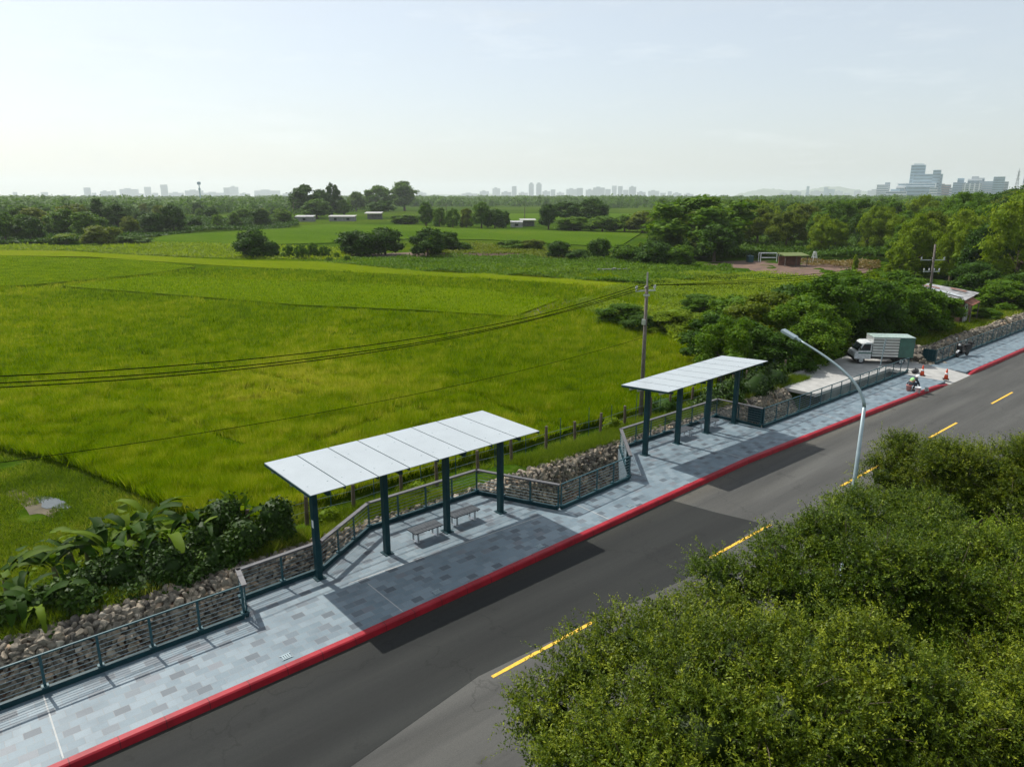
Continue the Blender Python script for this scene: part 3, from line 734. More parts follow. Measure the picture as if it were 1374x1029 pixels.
for k, pp_ in enumerate((((866, 452), (600, 520), (312, 574), (62, 612)), ((866, 458), (640, 535), (330, 606), (110, 640)))):
    if k: continue
    W = [np.array(at_y(u, v, 24.75)) for u, v in pp_]; co_ = np.polyfit([q[0] for q in W], [q[2] for q in W], 2)
    wire([(x, 24.75, np.polyval(co_, x)) for x in np.linspace(p1x, W[-1][0] - 20, 34)], 'single low cable crossing the field below the power lines', 0.012)
for k in range(3):
    wire(parab(e1[k], e2[k], 0.45 + 0.12 * k), ['first', 'second', 'third'][k] + ' sagging wire strung between the two utility poles', 0.016, 'wires between the poles')
wire(parab(e2[4], np.array((e2[4][0] + 30, e2[4][1] - 2, e2[4][2] - 1.0)), 0.5), 'pale wire running right from the leaning utility pole', 0.016, 'wires between the poles')

# wire fence along the top of the bank
ft = thing('wire_fence', 'rustic wire fence of dark wooden posts along the rice field edge', 'fence', (8, 24.3, -0.1))
fm = MB()
fx_ = np.arange(8.3, 46, 2.05); fpts = []
for i, x in enumerate(fx_):
    x = x + random.uniform(-.25, .25); y = 24.15 + random.uniform(-.12, .12); h = random.uniform(1.0, 1.3)
    m = MB(); m.tube([(x, y, -0.35), (x + random.uniform(-.05, .05), y, h - 0.15)], [0.085, 0.07], 7); m.build('post', M['bark'], ft); fpts.append((x, y))
    x2 = x + 1.0; m = MB(); m.tube([(x2, 24.2, -0.3), (x2 + random.uniform(-.04, .04), 24.2, random.uniform(1.25, 1.6))], 0.018, 5); m.build('stake', M['teal'], ft)
for z in (0.35, 0.75): fm.tube([(x, y, z + random.uniform(-.03, .03)) for x, y in fpts], 0.008, 4)
fm.build('fence_wire', M['wire'], ft)

# ------------------------------------------------------------------ truck
A = np.array(gp(1153, 489, 0)); B = np.array(gp(1226, 491, 0)); ctr = (A + B) / 2 + np.array((0.55, 0.75)); ang = math.atan2(A[1] - B[1], A[0] - B[0])
TL = 4.5
TSC = 0.93
tk = thing('truck', 'small white box truck parked on the concrete driveway, green tarpaulin behind', 'truck', (ctr[0], ctr[1], 0.002), ang); tk.scale = (0.93, 0.93, 0.9)
m = MB(); hw = 0.80
prof_ = [(0.98, 0.42), (2.22, 0.42), (2.25, 0.62), (2.2, 0.95), (1.98, 1.08), (1.62, 1.72), (1.45, 1.8), (0.98, 1.82)]
m.side_prism(prof_, -hw, hw); m.build('cab', simple('dusty_white_paint', (0.5, 0.52, 0.52), 0.4), tk, True, bevel=0.03)
m = MB(); m.add([(1.69, -0.68, 1.64), (1.69, 0.68, 1.64), (1.99, 0.72, 1.12), (1.99, -0.72, 1.12)], [(0, 1, 2, 3)]); m.v = [(a + 0.03, b, c) for a, b, c in m.v]; m.build('windscreen', M['glass'], tk, True)
for s in (-1, 1):
    m = MB(); y = s * (hw + 0.012)
    m.side_prism([(1.08, 1.14), (1.86, 1.14), (1.58, 1.66), (1.08, 1.68)], y - 0.005, y + 0.005); m.build('side_window', M['glass'], tk, True)
    m = MB(); m.box((1.4, s * (hw + 0.012), 0.93), (1.15, 0.012, 0.1)); m.build('green_stripe', M['green_tarp'], tk, True)
    m = MB(); m.box((2.24, s * 0.58, 0.78), (0.06, 0.26, 0.16)); m.build('headlight', M['insul'], tk, True)
    m = MB(); m.box((1.9, s * (hw + 0.14), 1.3), (0.05, 0.14, 0.22)); m.beam((1.88, s * hw, 1.2), (1.9, s * (hw + 0.1), 1.22), 0.03, 0.03); m.build('wing_mirror', M['black'], tk, True)
m = MB(); m.box((2.27, 0, 0.5), (0.1, 1.56, 0.18)); m.build('bumper', M['black'], tk, True, bevel=0.02)
m = MB(); m.box((-0.1, 0, 0.46), (4.0, 0.8, 0.14)); m.box((-0.65, 0, 0.6), (3.1, 1.62, 0.1)); m.build('chassis', M['black'], tk, True)
m = MB()
for s in (-1, 1):
    for k in range(7): m.box((-0.05, s * 0.82, 0.74 + k * 0.235), (1.95, 0.05, 0.125)); 
    pass
m.box((0.91, 0, 1.43), (0.04, 1.6, 1.6)); m.build('cargo_box', M['alu'], tk, True)
m = MB()
for s in (-1, 1): m.box((-0.05, s * 0.79, 1.43), (1.93, 0.02, 1.58))
m.build('rib_shade_backing', M['concrete_dark'], tk, True)  # dark sheet behind the ribs paints in the shading of sloped corrugation
m = MB()
for s in (-1, 1): m.box((-1.6, s * 0.805, 1.43), (1.13, 0.05, 1.6))
m.build('tarpaulin', M['green_tarp'], tk, True)
m = MB(); m.box((-0.62, 0, 2.26), (3.12, 1.72, 0.06)); m.build('box_roof', simple('pale_green_sheet', (0.28, 0.36, 0.32), 0.5), tk, True, bevel=0.015)
m = MB(); m.box((-2.16, -0.78, 1.43), (0.05, 0.06, 1.6)); m.box((-2.16, 0.78, 1.43), (0.05, 0.06, 1.6)); m.box((-2.17, 0, 0.72), (0.05, 1.6, 0.2)); m.build('rear_frame', M['black'], tk, True)
for (x, s) in ((1.68, 1), (1.68, -1), (-1.35, 1), (-1.35, -1)):
    y0 = s * 0.68; ty_ = MB(); ty_.lathe((x, y0, 0.29), [(0.17, -0.09), (0.27, -0.09), (0.29, -0.06), (0.29, 0.06), (0.27, 0.09), (0.17, 0.09)], 18, 0, 'y'); wh = ty_.build('wheel', M['black'], tk, True)
    MB().lathe((x, y0 + s * 0.07, 0.29), [(0.17, -0.02), (0.16, 0.02), (0.05, 0.03)], 14, 0, 'y').build('rim', M['steel'], wh, True)

# ------------------------------------------------------------------ sign on a slim pole, cones, buckets, bag
bx_, by_ = gp(1180, 494, 0)[0] - 0.6, 19.55
bx_, by_ = at_y(1180, 492, 20.0)[:2]
t = thing('sign_pole', 'slim leaning pole carrying a narrow blue-grey sign before the truck', 'sign', (bx_, by_, 0))
MB().tube([(bx_, by_, 0), (bx_ + 0.16, by_ - 0.1, 2.3)], 0.035, 8).build('pole', M['lamp_paint'], t)
m = MB(); m.beam((bx_ + 0.11, by_ - 0.07, 1.55), (bx_ + 0.175, by_ - 0.11, 2.55), 0.24, 0.05); m.build('sign_plate', M['lamp_paint'], t, bevel=0.015)
def cone(u, v, label):
    x, y = gp(u, v, 0.0); t = thing('traffic_cone', label, 'traffic cone', (x, y, 0.005), random.uniform(0, 1), 'orange cones by the driveway')
    MB().box((0, 0, 0.02), (0.38, 0.38, 0.04)).build('base', M['black'], t, True)
    MB().lathe((0, 0, 0.04), [(0.145, 0), (0.035, 0.68), (0.03, 0.69)], 16).build('cone', M['orange'], t, True, True)
    MB().lathe((0, 0, 0.04), [(0.1005, 0.3), (0.0815, 0.42)], 16).build('band', M['white'], t, True, True)
cone(1269, 509, 'orange traffic cone standing at the red kerb\'s end')
cone(1237, 504, 'orange traffic cone farther from the road, by the railing end')
def bucket(u, v, mat, label):
    x, y = gp(u, v, 0); t = thing('bucket', label, 'bucket', (x, y, 0.004))
    MB().lathe((0, 0, 0), [(0.13, 0), (0.17, 0.34), (0.185, 0.34), (0.185, 0.37), (0.16, 0.37), (0.15, 0.06), (0.01, 0.06)], 16).build('pail', mat, t, True, True)
    MB().tube([(0.18 * math.cos(a), 0.02, 0.35 + 0.16 * math.sin(a)) for a in np.linspace(0, math.pi, 9)], 0.008, 5).build('handle', M['steel'], t, True)
bucket(1219, 524, M['pink'], 'pink bucket beside the crouching worker')
bucket(1231, 527, M['white'], 'white bucket in front of the crouching worker')
x, y = gp(1228, 498.5, 0.1); m = MB(); m.ell((x, y, 0.13), (0.45, 0.2, 0.14)); m.ell((x + 0.3, y + 0.05, 0.12), (0.22, 0.18, 0.12)); m.tube([(x - .15, y, .24), (x, y, .36), (x + .15, y, .24)], 0.02, 5)
set_props(m.build('tool_bag', M['black'], None, smooth=True), 'black tool bag lying at the end of the long railing', 'bag')
x, y = gp(1243, 524, 0.02); m = MB(); m.box((x, y, 0.06), (0.35, 0.25, 0.1), 0.4); m.box((x, y, 0.16), (0.1, 0.2, 0.1), 0.4)
set_props(m.build('mortar_tray', M['concrete_dark']), 'grey mortar tray on the tiles by the kerb, beside the worker', 'tray')

# ------------------------------------------------------------------ crouching worker
def skin_body(joints, bones, name, mat, parent, sub=1):
    me = bpy.data.meshes.new(name); me.from_pydata([j[0] for j in joints], bones, [])
    o = bpy.data.objects.new(name, me); COL.objects.link(o)
    sk = o.modifiers.new('skin', 'SKIN'); ss = o.modifiers.new('sub', 'SUBSURF'); ss.levels = sub; ss.render_levels = sub
    for i, (_, r) in enumerate(joints):
        sv = me.skin_vertices[0].data[i]; sv.radius = (r, r) if not isinstance(r, tuple) else r; sv.use_root = (i == 0)
    dg = bpy.context.evaluated_depsgraph_get(); dg.update()
    ev = bpy.data.meshes.new_from_object(o.evaluated_get(dg)); bpy.data.objects.remove(o)
    return link_mesh(name, ev, mat, parent, True)
wx, wy = gp(1223, 523, 0)
per = thing('person', 'crouching worker in green vest, dark trousers and white hat, bent over the tiles', 'person', (wx, wy, 0.006), YAW - R(90) + R(8))
M['skinn'] = simple('skin', (0.36, 0.2, 0.13), 0.5, 0, 0.08, 5); M['navy'] = simple('navy_cloth', (0.02, 0.03, 0.045), 0.85, 0, 0.2, 12)
M['vest'] = simple('green_vest', (0.28, 0.62, 0.2), 0.7, 0, 0.1, 8); M['helmet'] = simple('white_hat', (0.82, 0.84, 0.85), 0.4, 0, 0.04, 6)
J = [((-0.22, 0, 0.42), 0.13), ((-0.08, 0, 0.58), 0.135), ((0.1, 0, 0.72), 0.14), ((0.2, 0, 0.78), 0.06), ((0.27, 0, 0.82), 0.075), ((0.31, 0, 0.85), 0.09)]
Bn = [(0, 1), (1, 2), (2, 3), (3, 4), (4, 5)]
for s in (-1, 1):
    b = len(J)
    J += [((-0.18, s * 0.13, 0.4), 0.09), ((0.2, s * 0.2, 0.47), 0.065), ((-0.06, s * 0.17, 0.09), 0.042), ((0.1, s * 0.19, 0.045), 0.035)]
    Bn += [(0, b), (b, b + 1), (b + 1, b + 2), (b + 2, b + 3)]
    b = len(J)
    J += [((0.12, s * 0.19, 0.7), 0.058), ((0.27, s * 0.24, 0.46), 0.042), ((0.42, s * 0.13, 0.24), 0.03), ((0.46, s * 0.11, 0.18), 0.032)]
    Bn += [(2, b), (b, b + 1), (b + 1, b + 2), (b + 2, b + 3)]
    h = b + 3
    for k in range(5):
        c = len(J); a = (k - 2) * 0.012
        if k < 4: J += [((0.48 + 0.004 * k, s * 0.11 + a + 0.004, 0.13), 0.0085), ((0.475, s * 0.11 + a + 0.004, 0.095), 0.0075)]
        else: J += [((0.455, s * 0.085, 0.15), 0.009), ((0.475, s * 0.075, 0.125), 0.008)]
        Bn += [(h, c), (c, c + 1)]
skin_body(J, Bn, 'body', M['skinn'], per, 2)
pj = [((-0.22, 0, 0.42), 0.155), ((-0.1, 0, 0.55), 0.15)]; pb = [(0, 1)]
for s in (-1, 1):
    b = len(pj); pj += [((-0.18, s * 0.13, 0.4), 0.11), ((0.2, s * 0.2, 0.47), 0.085), ((-0.05, s * 0.17, 0.12), 0.062)]; pb += [(0, b), (b, b + 1), (b + 1, b + 2)]
skin_body(pj, pb, 'trousers', M['navy'], per, 2)
skin_body([((-0.13, 0, 0.53), 0.165), ((0.0, 0, 0.65), 0.17), ((0.13, 0, 0.745), 0.165)], [(0, 1), (1, 2)], 'vest', M['vest'], per, 2)
sj = [((0.1, 0, 0.72), 0.15)]; sb = []
for s in (-1, 1):
    b = len(sj); sj += [((0.12, s * 0.19, 0.7), 0.075), ((0.27, s * 0.24, 0.46), 0.058), ((0.4, s * 0.14, 0.27), 0.042)]; sb += [(0, b), (b, b + 1), (b + 1, b + 2)]
skin_body(sj, sb, 'shirt', M['navy'], per, 2)
m = MB(); hc = (0.335, 0, 0.865)
m.ell((hc[0], 0, hc[2] + 0.035), (0.125, 0.11, 0.1), 14, 8); m.lathe((hc[0] + 0.01, 0, hc[2] + 0.015), [(0.11, 0), (0.165, -0.012), (0.165, 0.0), (0.11, 0.012)], 16); m.build('hat', M['helmet'], per, True, True)
m = MB()
m.ell((hc[0] + 0.105, 0, hc[2] - 0.035), (0.018, 0.014, 0.02), 6, 5)
for s in (-1, 1): m.ell((hc[0] - 0.01, s * 0.088, hc[2] - 0.03), (0.018, 0.01, 0.03), 6, 5)
m.build('face', M['skinn'], per, True, True)
m = MB()
for s in (-1, 1): m.ell((hc[0] + 0.085, s * 0.032, hc[2] - 0.02), (0.008, 0.011, 0.007), 6, 5)
m.ell((hc[0] + 0.085, 0, hc[2] - 0.07), (0.008, 0.024, 0.006), 6, 5); m.build('eyes_and_mouth', M['black'], per, True)
for s in (-1, 1):
    m = MB(); m.ell((0.04, s * 0.185, 0.04), (0.14, 0.05, 0.045), 10, 6); m.build('shoe', M['black'], per, True, True)

# ------------------------------------------------------------------ scooter
cx_, cy_ = gp(1291, 478, 0)
sc_ = thing('scooter', 'black and white motor scooter parked on the tiles by the far railing', 'scooter', (cx_, cy_, 0.005), R(180) - R(10)); sc_.scale = (1.05, 1.05, 1.1)
for x in (0.62, -0.6):
    wh = MB().lathe((x, 0, 0.235), [(0.13, -0.05), (0.22, -0.05), (0.235, -0.03), (0.235, 0.03), (0.22, 0.05), (0.13, 0.05)], 18, 0, 'y').build('wheel', M['black'], sc_, True)
    MB().lathe((x, 0, 0.235), [(0.13, -0.035), (0.03, -0.05), (0.03, 0.05), (0.13, 0.035)], 14, 0, 'y').build('rim', M['steel'], wh, True)
m = MB(); m.side_prism([(-0.95, 0.62), (-0.85, 0.42), (-0.3, 0.3), (0.3, 0.22), (0.32, 0.32), (-0.12, 0.38), (-0.2, 0.72), (-0.9, 0.74)], -0.15, 0.15); m.build('body', M['black'], sc_, True, bevel=0.03)
m = MB(); m.side_prism([(0.28, 0.25), (0.4, 0.24), (0.62, 0.78), (0.56, 0.98), (0.48, 0.98), (0.5, 0.75)], -0.2, 0.2); m.build('leg_shield', M['black'], sc_, True, bevel=0.03)
m = MB(); m.ell((-0.5, 0, 0.77), (0.42, 0.15, 0.07)); m.build('saddle', M['black'], sc_, True, True)
m = MB(); m.tube([(0.55, -0.33, 1.02), (0.52, 0, 0.98), (0.55, 0.33, 1.02)], 0.02, 6); m.tube([(0.5, 0, 0.95), (0.62, 0, 0.3)], 0.03, 6); m.build('handlebar', M['black'], sc_, True)
for s in (-1, 1):
    m = MB(); m.tube([(0.54, s * 0.24, 1.0), (0.5, s * 0.3, 1.22)], 0.008, 5); m.ell((0.5, s * 0.32, 1.26), (0.02, 0.07, 0.05), 8, 6); m.build('mirror', M['steel'], sc_, True)
m = MB(); m.ell((0.6, 0, 0.86), (0.07, 0.1, 0.08), 10, 6); m.build('headlight', M['insul'], sc_, True, True)
m = MB(); m.side_prism([(0.4, 0.46), (0.62, 0.5), (0.86, 0.36), (0.84, 0.32), (0.62, 0.45), (0.42, 0.42)], -0.07, 0.07); m.build('mudguard', M['white'], sc_, True, bevel=0.01)
m = MB(); m.box((-0.92, 0, 0.86), (0.26, 0.3, 0.22)); m.build('top_box', M['black'], sc_, True, bevel=0.03)

# ------------------------------------------------------------------ old shed by the far wall, farm sheds
sx0, sy0 = 80.5, 26.3
t = thing('shed', 'run-down shed with corrugated roof and rusty awning by the far wall', 'shed', (sx0, sy0, -0.2), R(8))
MB().box((0, 0, 1.25), (6.2, 4.2, 2.6)).build('wall', M['brick'], t, True)
m = MB()
for k in range(26):
    y0, y1 = -2.45, 2.35; x = -3.4 + k * 0.272; m.add([(x, y0, 2.55), (x + 0.136, y0, 2.62), (x + 0.136, y1, 3.22), (x, y1, 3.15)], [(0, 1, 2, 3)]); m.add([(x + 0.136, y0, 2.62), (x + 0.272, y0, 2.55), (x + 0.272, y1, 3.15), (x + 0.136, y1, 3.22)], [(0, 1, 2, 3)])
rf_ = m.build('roof', M['oldroof'], t, True)
for (a, b, c) in ((-1.6, 0.4, 0.5), (1.7, -0.9, 0.2), (0.4, 1.3, -0.2), (-2.6, -1.2, 0.9)): MB().beam((a, b - 0.7, 2.74 + (b + 1.7) * 0.125), (a + c, b + 0.8, 2.78 + (b + 3.1) * 0.125), 0.6, 0.03).build('loose_sheet', M['alu'] if c > 0.3 else M['rustroof'], rf_, True)
m = MB(); m.add([(-2.9, -3.0, 2.05), (1.2, -3.0, 2.0), (1.3, -2.05, 2.45), (-3.0, -2.05, 2.45), (-2.9, -3.0, 2.01), (1.2, -3.0, 1.96), (1.3, -2.05, 2.41), (-3.0, -2.05, 2.41)], ((0, 1, 2, 3), (7, 6, 5, 4), (0, 4, 5, 1), (1, 5, 6, 2), (2, 6, 7, 3), (3, 7, 4, 0))); m.build('awning', M['rustroof'], t, True)
MB().box((-0.8, -2.16, 1.0), (1.5, 0.06, 2.0)).build('white_board', M['white'], t, True)
MB().box((-0.8, -2.2, 1.55), (0.55, 0.03, 0.35)).build('window', M['glass'], t, True)
for k in range(9): MB().box((-3.1 + k * 0.24, -2.4, 0.7), (0.17, 0.04, 1.4 + 0.2 * math.sin(k * 2.1))).build('plank', M['shed_wall'], t, True)
for x in (-2.8, 1.1): MB().box((x, -2.92, 1.0), (0.09, 0.09, 2.0)).build('awning_post', M['polewood'], t, True)

def farm_shed(u, v, w, d, h, label, roofm, wallm, yaw=0.0, open_=False):
    x, y = gp(u, v, -0.6); t = thing('farm_shed', label, 'shed', (x, y, -0.6), YAW - R(90) + yaw)
    if open_:
        for sx_ in (-1, 0, 1):
            for sy_ in (-1, 1): MB().box((sx_ * w * 0.46, sy_ * d * 0.45, h / 2), (0.12, 0.12, h)).build('post', M['polewood'], t, True)
        MB().box((0, d * 0.42, h * 0.45), (w * 0.95, 0.1, h * 0.9)).build('wall', wallm, t, True)
    else:
        wl = MB().box((0, 0, h / 2), (w, d, h)).build('wall', wallm, t, True)
        for k in range(max(1, int(w / 5))): MB().box((-w / 2 + (k + 0.5) * w / max(1, int(w / 5)), -d / 2 - 0.02, h * 0.5), (1.4, 0.05, h * 0.45)).build('window', M['glass'], wl, True)
    m = MB(); m.add([(-w * .53, -d * .56, h), (w * .53, -d * .56, h), (w * .53, d * .56, h + 0.12 * d), (-w * .53, d * .56, h + 0.12 * d), (-w * .53, -d * .56, h + .12), (w * .53, -d * .56, h + .12), (w * .53, d * .56, h + 0.12 * d + .12), (-w * .53, d * .56, h + .12 * d + .12)],
                        ((0, 1, 2, 3), (7, 6, 5, 4), (0, 4, 5, 1), (1, 5, 6, 2), (2, 6, 7, 3), (3, 7, 4, 0))); m.build('roof', roofm, t, True)
farm_shed(410, 297.5, 9, 5, 2.4, 'low farm shed with a grey roof left of the tall trees', M['oldroof'], M['concrete_dark'])
farm_shed(460, 297, 13, 5, 2.3, 'long low farm shed with pale roof beneath the tall trees', M['concrete'], M['concrete_dark'])
farm_shed(502, 294.5, 9, 6, 3.2, 'open-fronted farm shed with pale roof right of the long shed', M['concrete'], M['concrete_dark'], 0, True)
farm_shed(708, 304, 6.5, 4, 2.6, 'small pale-roofed hut in the field left of the dark tree group', M['concrete'], M['concrete_dark'], 0.1, True)
farm_shed(693, 305, 5, 4, 2.0, 'grey hut adjoining the pale-roofed field hut', M['oldroof'], M['shed_wall'])
farm_shed(1063, 357, 4.6, 3.0, 1.9, 'tumbledown garden shack with a mossy roof in the vegetable plot', simple('mossy_roof', (0.1, 0.13, 0.03), 0.9), M['brick'], 0.1, True)
# garden frames in the vegetable plot
for (u, v, w, h, lab) in ((1031, 352, 3.6, 1.8, 'white pipe frame standing in the vegetable plot'), (1092, 353, 1.0, 2.2, 'narrow white step-ladder frame beside the garden shack')):
    x, y = gp(u, v, -0.6); t = thing('garden_frame', lab, 'frame', (x, y, -0.6), YAW - R(90))
    for sx_ in (-1, 1):
        for y_ in (-0.5, 0.5): MB().tube([(sx_ * w / 2, y_ * 1.2, 0), (sx_ * w / 2 * (1 if w > 2 else 0.3), y_ * (1.2 if w > 2 else 0.3), h)], 0.06, 6).build('upright', M['white'], t, True)
    m = MB()
    for y_ in (-0.6, 0.6): m.tube([(-w / 2 * (1 if w > 2 else 0.3), y_ * (1 if w > 2 else 0.25), h), (w / 2 * (1 if w > 2 else 0.3), y_ * (1 if w > 2 else 0.25), h)], 0.05, 6); m.tube([(-w / 2 * .8, y_ * .6, h * .5), (w / 2 * .8, y_ * .6, h * .5)], 0.05, 6)
    m.build('rail', M['white'], t, True)
x, y = gp(1006, 352, -0.6); m = MB(); m.box((x, y, 0.0), (1.3, 1.0, 1.2), YAW); m.box((x, y, 0.64), (1.36, 1.06, 0.08), YAW); m.tube([(x, y, 0.68), (x, y, 0.85)], 0.2, 8)
set_props(m.build('water_tank', M['teal']), 'small blue-green water tank on the bare soil of the plot', 'water tank')
x, y = gp(824, 366, -0.6); m = MB(); m.beam((x - 2.4, y + 1.7, 0.0), (x + 2.2, y - 1.8, 0.03), 0.4, 0.12); m.box((x, y, -0.3), (0.7, 0.5, 1.0), 0.4); m.box((x + 1.6, y - 1.3, -0.3), (0.3, 0.3, 0.9)); m.box((x - 2.2, y + 1.5, -0.3), (0.3, 0.3, 0.9))
set_props(m.build('pipe_bridge', M['concrete_dark']), 'grey concrete channel on short piers crossing before the bushes', 'channel')
for (u, v, h, lab) in ((704, 300, 7.6, 'thin dark pole standing beside the small field hut'), (599, 291, 8.0, 'slim distant pole behind the middle hedgerow')):
    x, y = gp(u, v, -0.6); t = thing('field_pole', lab, 'pole', (x, y, -0.6)); MB().tube([(0, 0, 0), (0, 0, h)], [0.22, 0.16], 7).build('pole', M['bark'], t, True); MB().box((0, 0, h - 0.6), (1.4, 0.12, 0.12), YAW).build('crossarm', M['bark'], t, True)

# ------------------------------------------------------------------ fields
def pxpoly(pts, z=-0.6): return [gp(u, v, z) for u, v in pts]
def field(name, poly, z, mat, label, z0=-0.75):
    o = MB().prism(poly, z0, z).build(name, mat); set_props(o, label, kind='stuff'); return o
P_MAIN = [(8.6, 26.2), (6.9, 29.6), (4.7, 38.3), (2.4, 43), (-6, 62), (-30, 80), (-60, 160), (0, 190), (30, 168), (55, 150), (85, 116), (88, 78), (73, 58), (57, 42.5), (46, 30), (40, 26.0)]
field('rice_field', P_MAIN, -0.3, M['rice'], 'broad yellow-green rice field filling the plain behind the shelters')
P_C = pxpoly([(84, 384), (205, 370), (300, 374), (480, 380), (640, 388), (752, 401), (690, 424), (560, 416), (400, 409), (240, 396)], -0.1)
field('rice_field', P_C, -0.08, M['rice_fresh'], 'smoother bright rice plot raised in the middle of the field')
P_D = pxpoly([(-60, 388), (40, 384), (200, 369), (262, 359), (180, 350), (0, 344), (-60, 344)], -0.2)
field('rice_field', P_D, 0.0, M['rice_fresh'], 'left rice plot ending in a dark ditch line')
P_E = pxpoly([(-60, 342), (0, 343), (120, 345), (300, 357), (480, 366), (640, 374), (830, 386), (850, 379), (640, 362), (480, 352), (330, 350), (210, 344), (90, 337), (-60, 335)], -0.25)
field('rice_field', P_E, -0.2, M['rice_ripe'], 'narrow strip of yellow ripening rice before the hedgerow')
P_U = pxpoly([(180, 327), (225, 315), (330, 306), (440, 301), (560, 302), (700, 308), (860, 313), (830, 332), (660, 322), (560, 320), (450, 326), (330, 329)], -0.4)
field('rice_field', P_U, -0.35, M['rice_far'], 'fresh green upper rice field beyond the dark bushes')
P_V = pxpoly([(560, 291), (690, 287), (860, 287), (900, 292), (860, 301), (700, 297), (600, 297)], -0.4)
field('rice_field', P_V, -0.3, M['rice_far'], 'distant pale green field behind the middle hedgerow')
P_W = pxpoly([(250, 291.5), (420, 288), (430, 291), (330, 294), (250, 296)], -0.4)
field('rice_field', P_W, -0.3, M['rice_far'], 'thin distant field strip left of the tall trees')
set_props(MB().prism(pxpoly([(690, 428), (762, 403), (770, 407), (700, 434)]), -0.9, -0.27).build('field_path', M['soil']), kind='structure')
for pl, nm in (([(940, 352), (1000, 350), (1090, 352), (1170, 358), (1172, 372), (1110, 372), (1050, 368), (955, 362)], 'soil_patch'), ([(455, 343), (640, 335), (830, 348), (820, 354), (650, 344), (540, 345)], 'soil_patch'),
               ([(22, 655), (40, 664), (66, 676), (84, 686), (70, 694), (40, 690), (24, 676), (10, 664)], 'soil_patch')):
    poly = pxpoly(pl); zz = -0.57 if pl[0][0] > 100 else -0.592
    if pl[0][0] < 100:
        c0 = np.mean(poly, 0); poly = [tuple(c0 + (np.array(poly[i]) * (1 - q) + np.array(poly[(i + 1) % len(poly)]) * q - c0) * random.uniform(0.8, 1.15)) for i in range(len(poly)) for q in (0, 0.33, 0.66)]
    set_props(MB().prism(poly, -1.0, zz).build(nm, M['soil_red'] if pl[0][0] > 100 else M['soil']), kind='structure')
pc = np.array(gp(68, 672, -0.5)); ax = unit(np.array(gp(94, 681, -0.5)) - np.array(gp(40, 663, -0.5))); pv_ = np.array((-ax[1], ax[0]))
ppts = [tuple(pc + ax * 1.2 * math.cos(a) * (1 + 0.12 * math.sin(3 * a)) + pv_ * 0.36 * math.sin(a) * (1 + 0.15 * math.cos(2 * a + 1))) for a in np.linspace(0, 2 * math.pi, 26)[:-1]]
ppts = [(x + random.uniform(-.11, .11), y + random.uniform(-.11, .11)) for x, y in ppts]
set_props(MB().prism(ppts, -0.8, -0.575).build('puddle_water', M['water']), kind='structure')

def blades(name, P, z0, h, wdt, tint, mat, label, lean=0.35, seed=1, nb=3):
    g = np.random.default_rng(seed); n = len(P) * nb
    X = np.repeat(np.asarray(P, float), nb, 0) + g.normal(0, 0.06, (n, 2)); Hh = np.repeat(h, nb) * g.uniform(0.7, 1.25, n); W = np.repeat(wdt, nb)
    a = g.uniform(0, 2 * math.pi, n); b = g.uniform(0, 2 * math.pi, n); ln = Hh * lean * g.uniform(0.2, 1.4, n)
    z = np.repeat(np.broadcast_to(np.asarray(z0, float), len(P)), nb)
    V = np.zeros((n, 3, 3)); dx, dy = np.cos(a) * W / 2, np.sin(a) * W / 2
    V[:, 0] = np.stack([X[:, 0] - dx, X[:, 1] - dy, z], 1); V[:, 1] = np.stack([X[:, 0] + dx, X[:, 1] + dy, z], 1)
    V[:, 2] = np.stack([X[:, 0] + np.cos(b) * ln, X[:, 1] + np.sin(b) * ln, z + Hh], 1)
    t = np.clip(np.repeat(tint, nb) + g.normal(0, 0.1, n) + np.repeat(g.normal(0, 0.13, n // nb), nb), 0, 1)
    o = link_mesh(name, np_mesh(name, V.reshape(-1, 3), np.arange(n * 3).reshape(n, 3), t), mat); set_props(o, label, kind='stuff'); return o

def px_scatter(n, u0, u1, v0, v1, z, seed):
    g = np.random.default_rng(seed); u = g.uniform(u0, u1, n); v = g.uniform(v0, v1, n)
    a = (u - CX) / FPX; b = (CY - v) / FPX; fw = math.cos(PITCH) + b * math.sin(PITCH); up = -math.sin(PITCH) + b * math.cos(PITCH)
    d = FWD[None] * fw[:, None] + RGT[None] * a[:, None]; t = (z - CAMZ) / up
    return d * t[:, None]
def camd(P): return np.hypot(P[:, 0], P[:, 1])

P = px_scatter(330000, -160, 1010, 362, 715, -0.3, 21)
mC = in_poly(P, P_C); mM = in_poly(P, P_MAIN) & ~mC & ~in_poly(P, P_D) & ~in_poly(P, P_E); d = camd(P)
rot = np.stack([P[:, 0] * 0.79 - P[:, 1] * 0.62, (P[:, 0] * 0.62 + P[:, 1] * 0.79) * 0.45], 1)
tt = 0.05 + 0.26 * vnoise(rot, 7.0, 4) + 0.34 * vnoise(P, 1.1, 8) + 0.3 * vnoise(P, 0.45, 18)
hgt = 0.26 + 0.2 * vnoise(rot, 3.3, 9) + 0.42 * vnoise(P, 0.75, 19) ** 1.5
for (a0, b0) in (((150, 470), (430, 520)), ((190, 560), (330, 600)), ((330, 520), (640, 560)), ((520, 470), (760, 500)), ((60, 470), (300, 440)), ((420, 600), (560, 540)), ((600, 520), (800, 590)), ((230, 430), (520, 450))):
    a1, b1 = np.array(gp(*a0, -0.3)), np.array(gp(*b0, -0.3)); dl = unit(b1 - a1); rel = P - a1; al = rel @ dl; pe = np.abs(rel @ np.array((-dl[1], dl[0])) + 1.3 * (vnoise(P, 5, 30) - 0.5))
    tr = (al > 0) & (al < np.linalg.norm(b1 - a1)) & (pe < 0.35); hgt = np.where(tr, hgt * 0.35, hgt); tt = np.where(tr, tt * 0.5, tt)
seedy = np.clip((vnoise(rot, 15.0, 15) - 0.58) * 2.0, 0, 0.4) * (0.3 + 0.7 * (d > 45))
sh = FWD * 1.1
